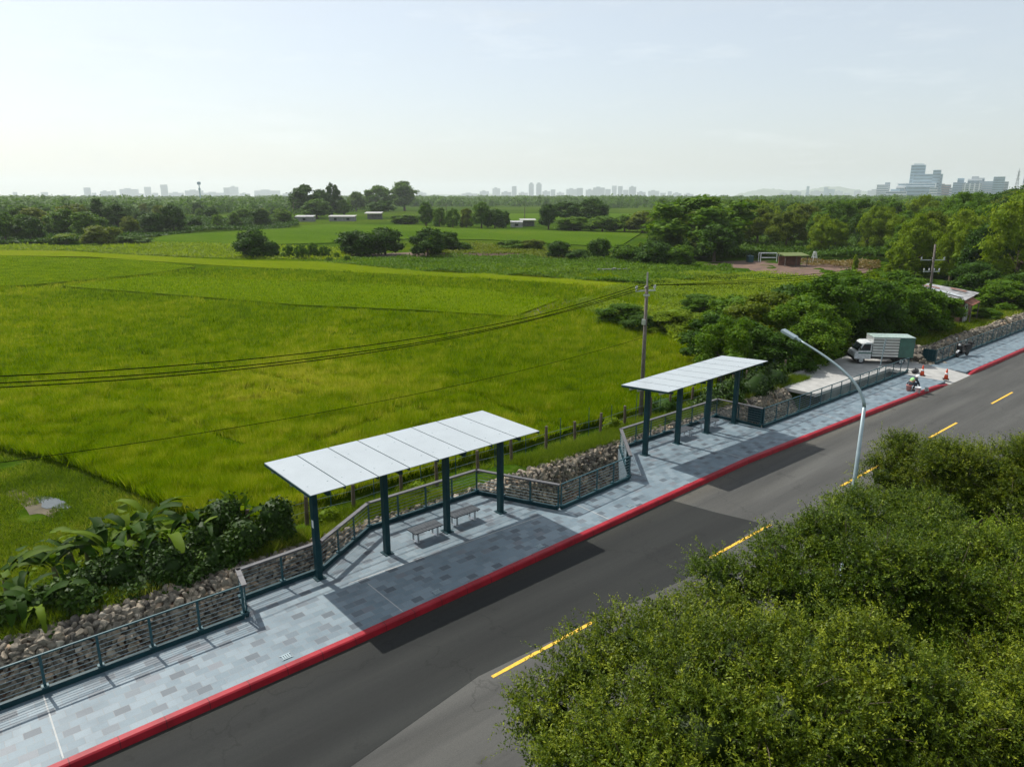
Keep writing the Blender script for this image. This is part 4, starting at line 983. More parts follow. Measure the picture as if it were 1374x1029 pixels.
clear = (in_poly(P + sh, P_C) & ~mC) | (in_poly(P + sh, P_D) & ~in_poly(P, P_D)); mM &= ~clear
blades('rice_plants', P[mM], -0.42, hgt[mM], np.maximum(0.04, 0.0012 * d[mM]), (tt + seedy)[mM], M['blade'], 'standing rice plants of the broad field', 0.45, 3, 4)
blades('rice_plants', P[mC], -0.2, 0.18 + 0.3 * hgt[mC], np.maximum(0.04, 0.0011 * d[mC]), 0.2 + 0.45 * tt[mC], M['blade'], 'short even rice plants of the raised middle plot', 0.3, 5, 2)
Q = px_scatter(60000, -60, 300, 340, 392, 0.05, 24); Q = Q[in_poly(Q, P_D)]; dq = camd(Q)
blades('rice_plants', Q, -0.14, np.full(len(Q), 0.24), 0.0013 * dq, 0.2 + 0.4 * vnoise(Q, 1.4, 25), M['blade'], 'short even rice plants of the left plot', 0.3, 26, 2)
# grass along the top of the ditch, and rank growth left of the rice
g = np.random.default_rng(77)
P = np.stack([g.uniform(-8, 46, 30000), 22.55 + np.abs(g.normal(0, 1.25, 30000))], 1); P = P[(P[:, 1] < 26.3)]
th = vnoise(P, 1.4, 6); keep = th > 0.3; P = P[keep]; th = th[keep]
blades('bank_grass', P, g_height(P[:, 0], P[:, 1]) - 0.04, 0.14 + 0.36 * th, np.full(len(P), 0.03), 0.2 + 0.6 * vnoise(P, 2.2, 13), M['grassblade'], 'rough grass along the top of the stone wall', 0.8, 6)
P = np.stack([g.uniform(58, 125, 9000), g.uniform(21.6, 26, 9000)], 1)
blades('bank_grass', P, -0.03, 0.2 + 0.3 * vnoise(P, 2, 3), np.full(len(P), 0.09), 0.3 + 0.6 * vnoise(P, 3, 3), M['grassblade'], 'bright grass bank above the far stone wall', 0.8, 7)
P = px_scatter(52000, -60, 430, 590, 880, -0.55, 31)
keep = ~in_poly(P, P_MAIN) & (P[:, 1] > 25.2) & (np.hypot(P[:, 0] - pc[0], P[:, 1] - pc[1]) > 0.55)
th = vnoise(P, 2.4, 16); edgef = np.exp(-((P[:, 0] - (10.2 - 0.20 * (P[:, 1] - 24))) ** 2) / 2.5)
keep &= (th + edgef * 0.5 > 0.16); P = P[keep]; th = th[keep]; edgef = edgef[keep]
blades('wild_grass', P, -0.62, 0.08 + 0.22 * th + 0.42 * edgef, np.full(len(P), 0.035), 0.15 + 0.55 * vnoise(P, 1.7, 23) + 0.1 * edgef, M['grassblade'], 'patchy wild grass round the puddle, left of the rice', 0.7, 8)

# ------------------------------------------------------------------ foliage
S3 = lambda a, b, c: [(0.0, a), (0.5, b), (1.0, c)]
LM = {
 'dark': leaf_mat('dark_leaves', S3((0.02, 0.052, 0.004), (0.046, 0.105, 0.008), (0.095, 0.165, 0.013)), 0.28, 0.25, 0.6, 0.1),
 'creeper': leaf_mat('shaded_creeper_leaves', S3((0.01, 0.026, 0.002), (0.026, 0.06, 0.005), (0.085, 0.15, 0.011)), 0.12, 0.2, 0.55, 0.15),  # leaf colour lowered to paint in the thicket's shaded side
 'mid': leaf_mat('mid_green_leaves', S3((0.036, 0.09, 0.004), (0.085, 0.17, 0.008), (0.165, 0.25, 0.015)), 0.35, 0.25, 0.6, 0.1),
 'light': leaf_mat('yellow_green_leaves', S3((0.085, 0.15, 0.004), (0.165, 0.245, 0.008), (0.27, 0.33, 0.025)), 0.4, 0.25, 0.6, 0.1),
 'olive': leaf_mat('olive_leaves', S3((0.06, 0.095, 0.006), (0.12, 0.165, 0.01), (0.21, 0.235, 0.025)), 0.35, 0.25, 0.6, 0.1),
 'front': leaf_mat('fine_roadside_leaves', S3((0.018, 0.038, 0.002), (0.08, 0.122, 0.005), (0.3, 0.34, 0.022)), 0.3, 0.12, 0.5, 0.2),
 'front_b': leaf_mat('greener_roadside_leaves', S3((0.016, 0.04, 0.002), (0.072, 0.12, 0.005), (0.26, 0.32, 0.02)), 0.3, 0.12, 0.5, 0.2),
 'banana': leaf_mat('banana_leaf', S3((0.014, 0.038, 0.003), (0.03, 0.072, 0.004), (0.15, 0.22, 0.01)), 0.35, 0.05, 0.6, 0.08),
}
def crown_mesh(name, blobs, nleaf, lsz, seed, droop=0.2, core=0.64, asp=0.62):
    g = np.random.default_rng(seed); B = np.array([b[:3] for b in blobs]); Rr = np.array([b[3:6] for b in blobs])
    wgt = (Rr[:, 0] * Rr[:, 2]); wgt = wgt / wgt.sum(); k = g.choice(len(B), int(nleaf * 1.7), p=wgt)
    ns = 22; sdir = rdir(len(B) * ns, g).reshape(len(B), ns, 3); js = g.integers(0, ns, len(k)); d = unit(sdir[k, js] + g.normal(0, 0.24, (len(k), 3))); srad = g.uniform(0.78, 1.12, (len(B), ns)); stint = g.normal(0, 0.13, (len(B), ns)); tsp = stint[k, js]; rad = srad[k, js] * g.uniform(0.74, 1.04, len(k)) * (0.86 + 0.42 * g.random(len(k)) ** 4)
    # lumpy surface: small tufts
    P = B[k] + d * Rr[k] * rad[:, None]
    ins = np.zeros(len(P), bool)
    for j in range(len(B)):
        q = np.sum(((P - B[j]) / Rr[j]) ** 2, 1); ins |= (q < 0.5) & (k != j)
    P = P[~ins][:nleaf]; d = d[~ins][:nleaf]; tsp = tsp[~ins][:nleaf]; n = len(P)
    Nn = unit(d * 0.55 + g.normal(0, 0.5, (n, 3)) + np.array((0, 0, 0.3)))
    D = unit(np.cross(Nn, rdir(n, g)) + np.array((0, 0, -droop)))
    V, F = leaf_quads(P, D, Nn, lsz * g.uniform(0.6, 1.4, n), lsz * asp * g.uniform(0.6, 1.3, n))
    tint = np.clip(0.45 + 0.2 * g.normal(size=n) + tsp, 0, 1)
    # quad cores keep the crown from being see-through
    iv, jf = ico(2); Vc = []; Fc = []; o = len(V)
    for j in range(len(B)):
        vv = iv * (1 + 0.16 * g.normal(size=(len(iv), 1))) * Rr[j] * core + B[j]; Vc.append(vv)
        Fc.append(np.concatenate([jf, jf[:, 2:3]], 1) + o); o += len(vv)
    # degenerate quads avoided: cores built as their own triangles in a second mesh merge
    me = bpy.data.meshes.new(name)
    Vall = np.concatenate([V] + Vc).astype(np.float32); Ft = np.concatenate([f[:, :3] for f in Fc])
    li = np.concatenate([F.ravel(), Ft.ravel()]).astype(np.int32)
    ls = np.concatenate([np.arange(len(F)) * 4, len(F) * 4 + np.arange(len(Ft)) * 3]).astype(np.int32)
    me.vertices.add(len(Vall)); me.vertices.foreach_set('co', Vall.ravel()); me.loops.add(len(li)); me.loops.foreach_set('vertex_index', li)
    me.polygons.add(len(ls)); me.polygons.foreach_set('loop_start', ls)
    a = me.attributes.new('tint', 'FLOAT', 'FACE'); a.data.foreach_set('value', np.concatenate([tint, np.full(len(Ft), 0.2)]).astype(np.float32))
    me.update(calc_edges=True); return me

def trunk_mesh(name, h, r, blobs, seed):
    g = random.Random(seed); m = MB(); m.tube([(0, 0, -0.3), (0.05, 0.02, h * 0.4), (0, 0, h)], [r * 1.25, r * 0.9, r * 0.5], 8)
    for b in blobs[:7]: m.tube([(0, 0, h * g.uniform(0.5, 0.95)), (b[0] * 0.5, b[1] * 0.5, (h + b[2]) * 0.5), (b[0] * 0.9, b[1] * 0.9, b[2])], [r * 0.5, r * 0.3, r * 0.12], 6)
    me = bpy.data.meshes.new(name); me.from_pydata(m.v, [], m.f); return me

def rblobs(n, W, z0, z1, rlo, rhi, seed, top=1.0, flat=0.85):
    g = random.Random(seed); out = []
    for i in range(n):
        f = (i + 0.5) / n; z = z0 + (z1 - z0) * f; ww = W * math.sqrt(max(0.06, 1 - ((f - 0.38) / 0.66) ** 2)) * top
        a = i * 2.4 + g.uniform(-.5, .5); rr = ww * g.uniform(0.35, 0.95) if i < n - 1 else 0
        r = g.uniform(rlo, rhi) * (1.0 if f < 0.8 else 0.8); out.append((rr * math.cos(a), rr * math.sin(a), z, r, r, r * flat))
    return out
# archetypes are 10 m high and about 8 m wide, scaled when placed
ARCH = {}
def arch(key, blobs, nleaf, lsz, seed, th=4.0, tr=0.26, **kw): ARCH[key] = (crown_mesh(key + '_crown', blobs, nleaf, lsz, seed, **kw), trunk_mesh(key + '_trunk', th, tr, blobs, seed))
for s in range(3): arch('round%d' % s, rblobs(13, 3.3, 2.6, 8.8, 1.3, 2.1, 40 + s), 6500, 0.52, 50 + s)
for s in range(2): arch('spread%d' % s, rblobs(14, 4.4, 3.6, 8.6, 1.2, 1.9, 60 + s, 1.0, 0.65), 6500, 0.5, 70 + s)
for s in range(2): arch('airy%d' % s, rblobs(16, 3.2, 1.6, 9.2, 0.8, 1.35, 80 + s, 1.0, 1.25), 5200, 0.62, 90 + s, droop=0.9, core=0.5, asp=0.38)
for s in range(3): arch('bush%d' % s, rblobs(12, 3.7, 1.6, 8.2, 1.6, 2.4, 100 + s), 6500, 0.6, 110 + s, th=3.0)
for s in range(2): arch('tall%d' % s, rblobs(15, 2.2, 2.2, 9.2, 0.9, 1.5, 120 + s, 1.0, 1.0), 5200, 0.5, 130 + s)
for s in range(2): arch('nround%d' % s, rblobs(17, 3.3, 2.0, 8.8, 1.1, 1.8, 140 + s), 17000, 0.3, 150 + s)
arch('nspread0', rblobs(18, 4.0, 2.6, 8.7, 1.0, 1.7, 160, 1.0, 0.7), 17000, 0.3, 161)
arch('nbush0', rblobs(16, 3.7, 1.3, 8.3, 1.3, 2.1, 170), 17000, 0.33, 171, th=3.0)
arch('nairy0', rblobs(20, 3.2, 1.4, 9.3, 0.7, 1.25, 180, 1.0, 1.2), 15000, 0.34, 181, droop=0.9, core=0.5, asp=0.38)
NEAR = {'round0': 'nround0', 'round1': 'nround1', 'round2': 'nround0', 'spread0': 'nspread0', 'spread1': 'nspread0', 'bush0': 'nbush0', 'bush1': 'nbush0', 'bush2': 'nbush0', 'airy0': 'nairy0', 'airy1': 'nairy0'}
_mc = {}
def arch_mesh(key, mat):
    if (key, mat) not in _mc:
        c, t = ARCH[key]; c2 = c.copy(); c2.materials.clear(); c2.materials.append(LM[mat]); t2 = t.copy(); t2.materials.append(M['bark']); _mc[(key, mat)] = (c2, t2)
    return _mc[(key, mat)]
def plant(key, mat, x, y, h, wd, label, group=None, name='tree', cat='tree', z=-0.6, rz=None):
    c, t = arch_mesh(key, mat)
    r = thing(name, label, cat, (x, y, z), random.uniform(0, 6.28) if rz is None else rz, group); r.scale = (wd / 8.2, wd / 8.2, h / 10.0)
    for nm, me in (('trunk', t), ('crown', c)):
        o = bpy.data.objects.new(nm, me); COL.objects.link(o); o.parent = r
    return r
def depth(x, y): return (x * FWD[0] + y * FWD[1]) * math.cos(PITCH) + (CAMZ) * math.sin(PITCH)
def ptree(key, mat, u, v, hpx, wpx, label, group=None, name='tree', cat='tree', z=-0.6):
    x, y = gp(u, v, z); k = depth(x, y) / FPX; return plant(key, mat, x, y, hpx * k * 1.04, wpx * k, label, group, name, cat, z)

HL = 'hedgerow trees at the left'; HM = 'bushes along the field edge'; TT = 'tall trees behind the farm sheds'; MR = 'trees of the middle hedgerow'; DG = 'dark trees right of the field hut'
for a in [
 ('bush0', 'olive', 133, 330, 29, 46, 'isolated round bush at the field edge, far left', HM, 'bush', 'bush'),
 ('round0', 'mid', 8, 326, 40, 50, 'broad tree at the photo\'s left edge behind the rice', HL),
 ('round1', 'dark', 42, 326, 36, 44, 'dark tree right of the left edge tree, in front of its hedgerow', HL),
 ('spread0', 'mid', 74, 316, 32, 56, 'spreading tree between the left edge trees and the round bush', HL),
 ('bush1', 'light', 88, 327, 14, 40, 'low pale shrubs left of the isolated round bush', HM, 'bush', 'bush'),
 ('tall0', 'dark', 135, 309, 41, 34, 'tall crooked tree behind the isolated round bush', HL),
 ('round2', 'dark', 160, 309, 34, 44, 'dark tree between the crooked tree and the paired dark trees', HL),
 ('round0', 'olive', 176, 315, 24, 28, 'olive tree in front of the left hedgerow, right of the round bush', HL),
 ('bush0', 'dark', 206, 314, 30, 36, 'left one of two very dark rounded trees in the left hedgerow', HL),
 ('round1', 'dark', 234, 313, 38, 38, 'taller right one of two very dark rounded trees in the left hedgerow', HL),
 ('bush2', 'mid', 180, 328, 12, 46, 'low shrubs right of the isolated round bush', HM, 'bush', 'bush'),
 ('bush1', 'dark', 263, 309, 19, 24, 'small dark bush just right of the paired dark trees', HL, 'bush', 'bush'),
 ('airy0', 'mid', 293, 308, 20, 24, 'thin loose tree in the gap of the left hedgerow', HL),
 ('tall1', 'mid', 316, 306, 20, 26, 'slender small tree left of the rounded hedgerow tree', HL),
 ('round2', 'dark', 350, 305, 24, 30, 'rounded dark tree in the hedgerow left of the first farm shed', HL),
 ('round0', 'mid', 380, 302, 22, 32, 'mid green tree touching the first farm shed from the left', HL),
 ('bush2', 'dark', 340, 347, 42, 46, 'large dark upright bush at the left end of the banana row', HM, 'bush', 'bush'),
 ('bush0', 'dark', 363, 347, 24, 26, 'dark bush leaning on the large upright bush\'s right side', HM, 'bush', 'bush'),
 ('bush1', 'dark', 478, 344, 37, 56, 'left half of the wide dark double bush at the field edge', HM, 'bush', 'bush'),
 ('bush0', 'dark', 517, 342, 39, 50, 'right half of the wide dark double bush at the field edge', HM, 'bush', 'bush'),
 ('bush2', 'dark', 574, 345, 41, 46, 'dark domed bush right of the wide double bush', HM, 'bush', 'bush'),
 ('bush1', 'dark', 600, 339, 30, 40, 'lower dark bush trailing right from the domed bush', HM, 'bush', 'bush'),
 ('bush0', 'mid', 620, 338, 14, 34, 'flat low bush at the domed bush\'s right foot', HM, 'bush', 'bush'),
 ('spread1', 'dark', 412, 292, 45, 50, 'tallest rounded tree of the group behind the farm sheds', TT),
 ('airy1', 'dark', 446, 291, 44, 34, 'palm-like loose tree beside the tallest rounded tree', TT),
 ('round1', 'mid', 425, 294, 26, 44, 'lower tree in front of the tallest rounded tree', TT),
 ('round2', 'mid', 462, 291, 22, 26, 'small tree between the farm sheds', TT),
 ('round0', 'mid', 478, 284, 26, 26, 'distant tree left of the big paired trees', TT),
 ('spread0', 'mid', 507, 284, 36, 44, 'left one of the big paired trees behind the open shed', TT),
 ('round2', 'mid', 543, 283, 38, 50, 'right one of the big paired trees behind the open shed', TT),
 ('spread1', 'dark', 512, 293, 24, 34, 'dark tree right behind the open-fronted shed', TT),
 ('bush1', 'mid', 544, 301, 14, 40, 'low bushes between the open shed and the middle hedgerow', MR, 'bush', 'bush'),
 ('tall0', 'mid', 572, 304, 32, 34, 'left-end tall tree of the middle hedgerow', MR),
 ('airy0', 'mid', 590, 305, 26, 28, 'second tree in the middle hedgerow, bamboo-like', MR),
 ('airy1', 'mid', 608, 306, 26, 28, 'bamboo-like tree left of centre in the middle hedgerow', MR),
 ('airy0', 'olive', 626, 306, 26, 28, 'olive bamboo-like tree at the centre of the middle hedgerow', MR),
 ('round1', 'mid', 646, 307, 35, 34, 'tallest rounded tree of the middle hedgerow, right of centre', MR),
 ('bush0', 'dark', 664, 307, 28, 30, 'dark tree right of the middle hedgerow\'s tallest', MR),
 ('tall1', 'mid', 679, 306, 22, 18, 'slim right-end tree of the middle hedgerow', MR),
 ('round2', 'dark', 736, 308, 33, 36, 'left-end dark tree right of the field hut', DG),
 ('spread0', 'dark', 762, 304, 34, 48, 'spreading dark tree between the left-end and the tallest dark tree', DG),
 ('round0', 'dark', 796, 303, 36, 46, 'tallest round dark tree of the group right of the hut', DG),
 ('bush1', 'mid', 770, 310, 20, 52, 'mid green bush at the foot of the spreading dark tree', DG, 'bush', 'bush'),
 ('bush2', 'mid', 808, 311, 22, 48, 'mid green bush at the foot of the tallest dark tree', DG, 'bush', 'bush'),
 ('round1', 'mid', 838, 311, 22, 40, 'right-end tree of the group right of the hut', DG),
 ('bush0', 'olive', 862, 312, 30, 52, 'olive tree before the big right wood, left of its edge', DG),
 ('bush2', 'mid', 690, 337, 16, 44, 'low bush on the soil strip left of the small round bush', HM, 'bush', 'bush'),
 ('bush1', 'olive', 715, 338, 18, 30, 'pale shrub between two dark bushes on the soil strip', HM, 'bush', 'bush'),
 ('bush0', 'dark', 750, 346, 24, 34, 'small round dark bush at the middle of the soil strip', HM, 'bush', 'bush'),
 ('bush2', 'dark', 776, 350, 16, 34, 'low dark bush right of the small round one', HM, 'bush', 'bush'),
 ('bush1', 'dark', 804, 350, 32, 34, 'upright dark bush beside the concrete channel', HM, 'bush', 'bush'),
 ('bush0', 'mid', 838, 354, 28, 44, 'rounded bush behind the concrete channel', HM, 'bush', 'bush'),
 ('tall1', 'light', 858, 350, 24, 16, 'slim yellow-green shrub left of the big right wood', HM, 'bush', 'bush'),
 ('bush2', 'dark', 876, 358, 36, 48, 'dark bush at the left foot of the big right wood', HM, 'bush', 'bush'),
 ('bush1', 'mid', 912, 359, 32, 46, 'mid green bush at the foot of the big right wood, left of the soil', HM, 'bush', 'bush'),
 ('spread0', 'mid', 945, 345, 84, 135, 'largest spreading tree at the left end of the right wood', 'trees of the right wood'),
 ('round1', 'dark', 958, 351, 50, 70, 'dark tree below the largest spreading tree of the right wood', 'trees of the right wood'),
 ('airy1', 'light', 1205, 375, 50, 46, 'yellow-green tree at the right end of the bare soil', 'trees of the right wood'),
 ('tall0', 'light', 1146, 366, 24, 12, 'young sapling on the dry grass of the plot', HM),
]:
    ptree(*a)
for i, (u, v, hp_, wp_) in enumerate(((388, 348, 19, 22), (404, 349, 21, 22), (421, 348, 22, 24), (436, 348, 18, 22), (452, 349, 10, 14), (441, 352, 7, 14), (466, 351, 8, 16))):
    ptree('airy%d' % (i % 2), 'mid', u, v, hp_, wp_, ['banana clump touching the dark upright bush', 'second banana clump from the dark upright bush', 'tallest banana clump at the row\'s middle', 'banana clump at the row\'s right end', 'tiny shrub between banana row and double bush', 'small round shrub in the grass before the banana row', 'small round shrub in the grass before the double bush'][i], 'plants of the banana row' if i < 4 else 'tiny shrubs in the grass', 'banana_clump' if i < 4 else 'bush', 'plant' if i < 4 else 'bush')

# the big wood on the right: single trees, nearest first
g = random.Random(5); k = 0
def near_v(u): return float(np.interp(u, [870, 930, 1000, 1180, 1225, 1260, 1330, 1420], [346, 343, 341, 344, 372, 384, 388, 392]))
WL = {'dark': 'dark broadleaf tree within the dense wood on the right', 'mid': 'mid green broadleaf tree within the dense wood on the right', 'light': 'yellow-green bamboo-like tree within the dense wood on the right', 'olive': 'olive green tree within the dense wood on the right'}
tries = 0; placed = []
while k < 215 and tries < 9000:
    tries += 1
    u = g.uniform(885, 1470); vn = near_v(u); dn = 12.7 * FPX / (vn - VH); dmax = 470 if u < 1150 else 330
    dd = dn + (dmax - dn) * g.random() ** 1.25; v = VH + 12.7 * FPX / dd
    x, y = gp(u, v, -0.6)
    if any((x - a) ** 2 + (y - b) ** 2 < (2.7 + dd * 0.007) ** 2 for a, b in placed): continue
    placed.append((x, y))
    h = g.uniform(7.6, 10.6) * float(np.interp(u, [880, 1100, 1250, 1374], [1.14, 1.16, 1.3, 1.62])) * (0.86 if dd < dn * 1.25 else 1.0)
    ly_ = g.random(); mt = ('light' if ly_ < 0.38 else 'mid' if ly_ < 0.66 else 'olive' if ly_ < 0.8 else 'dark') if u > 1000 else ('mid' if ly_ < 0.4 else 'dark' if ly_ < 0.8 else 'olive')
    key = {'light': 'airy%d' % g.randint(0, 1), 'mid': 'round%d' % g.randint(0, 2), 'olive': 'spread%d' % g.randint(0, 1), 'dark': 'bush%d' % g.randint(0, 2)}[mt]
    plant(NEAR.get(key, key) if dd < 215 else key, mt, x, y, h, h * g.uniform(0.75, 1.1), WL[mt], WL[mt].replace(' tree ', ' trees ')[:60]); k += 1
gl = random.Random(61)
for (ua, ub, va, vb, cnt, lab) in ((-60, 128, 297, 322, 26, 'dark tree in the thick left hedgerow beyond the rice'), (128, 400, 288, 301, 26, 'tree of the loose row behind the left hedgerow')):
    for q in range(cnt):
        u, v = gl.uniform(ua, ub), gl.uniform(va, vb); hh_ = gl.uniform(6.5, 10.5) if ub < 200 else gl.uniform(5.5, 9)
        x, y = gp(u, v, -0.6); mt = gl.choice(['dark', 'dark', 'mid', 'mid', 'olive']); plant(gl.choice(['round0', 'round1', 'round2', 'spread0', 'bush0', 'airy0']), mt, x, y, hh_, hh_ * gl.uniform(0.9, 1.4), lab, lab.replace('tree ', 'trees '))
# nearer clump beside the driveway
mid_list = [
 (968, 506, 4.6, 6.0, 'airy0', 'mid', 'light airy tree left of the truck, nearest the second shelter'), (1000, 494, 4.2, 5.5, 'bush1', 'dark', 'dark low tree behind the second shelter\'s far end'),
 (1030, 478, 5.6, 7.5, 'spread0', 'olive', 'broad olive tree behind the second shelter\'s roof'), (1045, 500, 3.4, 5.0, 'bush0', 'dark', 'dark bush left of the concrete slab'),
 (950, 488, 4.2, 5.5, 'round1', 'dark', 'dark tree left of the airy one nearest the second shelter'), (985, 468, 4.8, 6.5, 'round0', 'mid', 'rounded tree between the airy tree and the broad olive one'), (1050, 462, 5.6, 7.0, 'round1', 'dark', 'dark rounded tree above the broad olive one\'s right shoulder'), (1125, 445, 6.2, 7.5, 'round0', 'mid', 'tall tree at the back of the clump behind the truck'), (1072, 486, 5.6, 6.2, 'round1', 'mid', 'rounded tree behind the concrete slab\'s kerb'), (1088, 492, 4.6, 5.6, 'round1', 'mid', 'leafy tree overhanging the slab left of the truck, casting shade on it'), (1100, 470, 6.6, 7.0, 'round2', 'mid', 'tall rounded tree left of the truck\'s cab'),
 (1130, 462, 6.4, 7.0, 'spread1', 'mid', 'spreading tree right behind the truck\'s cab'), (1160, 462, 6.0, 6.5, 'round0', 'dark', 'dark tree directly behind the truck\'s box'),
 (1192, 455, 5.6, 7.0, 'round1', 'mid', 'rounded tree behind the truck\'s rear end'), (1222, 452, 5.4, 6.4, 'bush2', 'mid', 'bushy tree left of the leaning utility pole'),
 (1248, 448, 4.2, 6.0, 'round2', 'mid', 'bushy tree at the foot of the leaning utility pole'), (1075, 440, 5.2, 8.0, 'spread0', 'light', 'yellow-green tree behind the clump left of the truck'),
 (1140, 430, 5.4, 8.0, 'airy1', 'light', 'airy yellow-green tree behind the trees by the truck'), (1200, 425, 5.2, 7.5, 'round0', 'mid', 'tree between the truck clump and the leaning pole'),
 (1015, 455, 3.6, 7.0, 'bush0', 'olive', 'low olive bush in the weeds behind the second shelter'), (905, 447, 2.6, 6.0, 'bush1', 'light', 'low pale bush in the weeds right of the wooden pole'),
 (860, 446, 2.0, 4.0, 'bush2', 'dark', 'small dark bush at the wooden utility pole\'s left'), (835, 434, 2.4, 5.6, 'bush0', 'mid', 'low bush at the corner where the rice meets the weeds'),
 (940, 420, 2.4, 6.0, 'bush1', 'mid', 'low mid green bush in the middle of the weed patch'), (1300, 398, 5.0, 7, 'bush0', 'dark', 'dark bush behind the old shed\'s roof'), (1345, 418, 4.0, 7, 'bush2', 'mid', 'bush covering the right side of the old shed'),
 (1368, 412, 4.6, 6, 'bush1', 'dark', 'dark bush at the frame\'s right edge, beyond the shed'), (1325, 432, 1.7, 3.4, 'bush0', 'mid', 'low bush in front of the old shed\'s right corner'), (1262, 432, 2.2, 3.4, 'bush2', 'light', 'small bush in front of the old shed\'s left corner'),
]
for (u, v, h, wd, key, mt, lab) in mid_list:
    x, y = gp(u, v, -0.3); plant(NEAR[key], mt, x, y, h * (1.0 if h > 3.9 else 1), wd, lab, 'trees and bushes beside the driveway', 'tree' if h > 3.9 else 'bush', 'tree' if h > 3.9 else 'bush', -0.4)

# palms
def palm(x, y, z, h, label, nf=14, fl=3.0, seed=0):
    g_ = np.random.default_rng(seed); t = thing('palm_tree', label, 'palm tree', (x, y, z), 0, 'palm trees')
    m = MB(); m.tube([(0, 0, -.3), (0.15, 0.05, h * 0.5), (0.1, 0, h)], [0.26, 0.19, 0.15], 8); m.build('trunk', M['bark'], t, True, True)
    P_, D_, N_, L_ = [], [], [], []
    for k in range(nf):
        a = k * 2.4; el = g_.uniform(0.1, 1.2); d0 = np.array((math.cos(a) * math.cos(el), math.sin(a) * math.cos(el), math.sin(el)))
        sd = unit(np.cross(d0, (0, 0, 1.0)))
        for q in np.linspace(0.08, 1, 16):
            p = np.array((0.1, 0, h)) + d0 * fl * q + np.array((0, 0, -0.42 * fl * q * q))
            for s in (-1, 1):
                P_.append(p); D_.append(sd * s + d0 * 0.5 + np.array((0, 0, -0.45))); N_.append((0, 0, 1.0)); L_.append(fl * 0.3 * (1.1 - 0.7 * q))
    V, F = leaf_quads(np.array(P_), np.array(D_), np.array(N_), np.array(L_), np.array(L_) * 0.26)
    link_mesh('fronds', np_mesh('fronds', V, F, g_.uniform(0.2, 0.8, len(F))), LM['dark'], t)
x, y = gp(1344, 345, -0.6); dpt = depth(x, y) / FPX; palm(x, y, -0.6, at_d(1344, 262, math.hypot(x, y))[2] + 0.6, 'tall palm rising over the right wood before the grey tower blocks', 15, 3.4, 3)
x, y = gp(395, 296, -0.6); palm(x, y, -0.6, 10.4, 'palm standing left of the tallest tree behind the farm sheds', 14, 4.0, 4)

# weeds and creepers: ground cover
def ground_cover(name, poly, n, hmax, lsz, seed, mat, label, z=-0.6, nscale=4.0, px=None):
    g_ = np.random.default_rng(seed); A_ = np.array(poly); lo, hi = A_.min(0), A_.max(0)
    if px: P = px_scatter(n * 3, *px, z + hmax * 0.4, seed)
    else: P = g_.uniform(lo, hi, (n * 4, 2))
    P = P[in_poly(P, poly)][:n]; n = len(P)
    hh = hmax * (0.12 + 0.95 * vnoise(P, nscale, seed) ** 1.5) * (0.75 + 0.35 * vnoise(P, nscale * 0.3, seed + 1))
    C = np.stack([P[:, 0], P[:, 1], z + hh * g_.uniform(0.55, 1.0, n) ** 0.5], 1)
    Nn = unit(g_.normal(0, 0.5, (n, 3)) + np.array((0, 0, 0.8))); D = unit(np.cross(Nn, rdir(n, g_)))
    V, F = leaf_quads(C, D, Nn, lsz * g_.uniform(0.6, 1.5, n), lsz * 0.6 * g_.uniform(0.6, 1.3, n))
    o = link_mesh(name, np_mesh(name, V, F, np.clip(0.25 + 0.55 * vnoise(P, nscale * 2.3, seed + 2) + g_.normal(0, 0.16, n), 0, 1)), mat); set_props(o, label, kind='stuff'); return o
wp = pxpoly([(770, 413), (800, 395), (860, 378), (960, 366), (1110, 374), (1180, 376), (1260, 410), (1250, 446), (1120, 470), (1040, 492), (960, 500), (925, 480), (890, 452), (810, 430)], -0.4)
ground_cover('undergrowth', wp, 110000, 1.5, 0.26, 41, LM['light'], 'low pale creepers and weeds behind the second shelter', -0.55, 5.0, (760, 1270, 360, 505))
wp = pxpoly([(400, 351), (470, 347), (620, 343), (830, 351), (980, 359), (990, 371), (860, 384), (700, 373), (560, 366), (470, 357)], -0.5)
ground_cover('undergrowth', wp, 60000, 1.3, 0.42, 43, LM['mid'], 'band of tall weeds along the field edge before the bushes', -0.6, 7.0, (390, 1000, 338, 390))
wp = pxpoly([(1050, 348), (1180, 352), (1180, 362), (1100, 358)], -0.5)
ground_cover('dry_grass', wp, 7000, 0.9, 0.3, 44, leaf_mat('dry_grass_blade', S3((0.1, 0.07, 0.02), (0.18, 0.13, 0.035), (0.24, 0.19, 0.06)), 0.3), 'dry orange-brown grass on the plot of bare soil', -0.57, 3.0)
wp = pxpoly([(560, 333), (700, 331), (860, 345), (860, 352), (700, 345), (560, 343)], -0.5)
ground_cover('undergrowth', wp, 16000, 1.4, 0.5, 45, LM['olive'], 'scrubby growth on the soil strip between the dark bushes', -0.6, 9.0)
wp = pxpoly([(-60, 333), (0, 330), (100, 332), (210, 326), (330, 330), (470, 333), (470, 350), (330, 349), (200, 342), (80, 336), (-60, 336)], -0.5)
ground_cover('undergrowth', wp, 40000, 0.7, 0.6, 46, LM['light'], 'rough grass strip before the left hedgerow', -0.6, 14.0)
wp = pxpoly([(-60, 300), (250, 298), (400, 300), (400, 306), (250, 314), (100, 328), (-60, 330)], -0.5)
ground_cover('undergrowth', wp, 110000, 3.6, 0.8, 47, LM['dark'], 'scrub filling the left hedgerow between its trees', -0.6, 22.0)
wp = pxpoly([(880, 352), (1000, 346), (1180, 350), (1240, 372), (1420, 392), (1420, 290), (900, 292)], -0.5)
ground_cover('undergrowth', wp, 110000, 4.4, 0.75, 48, LM['dark'], 'scrub below the trees of the right wood', -0.6, 16.0, (880, 1430, 286, 392))

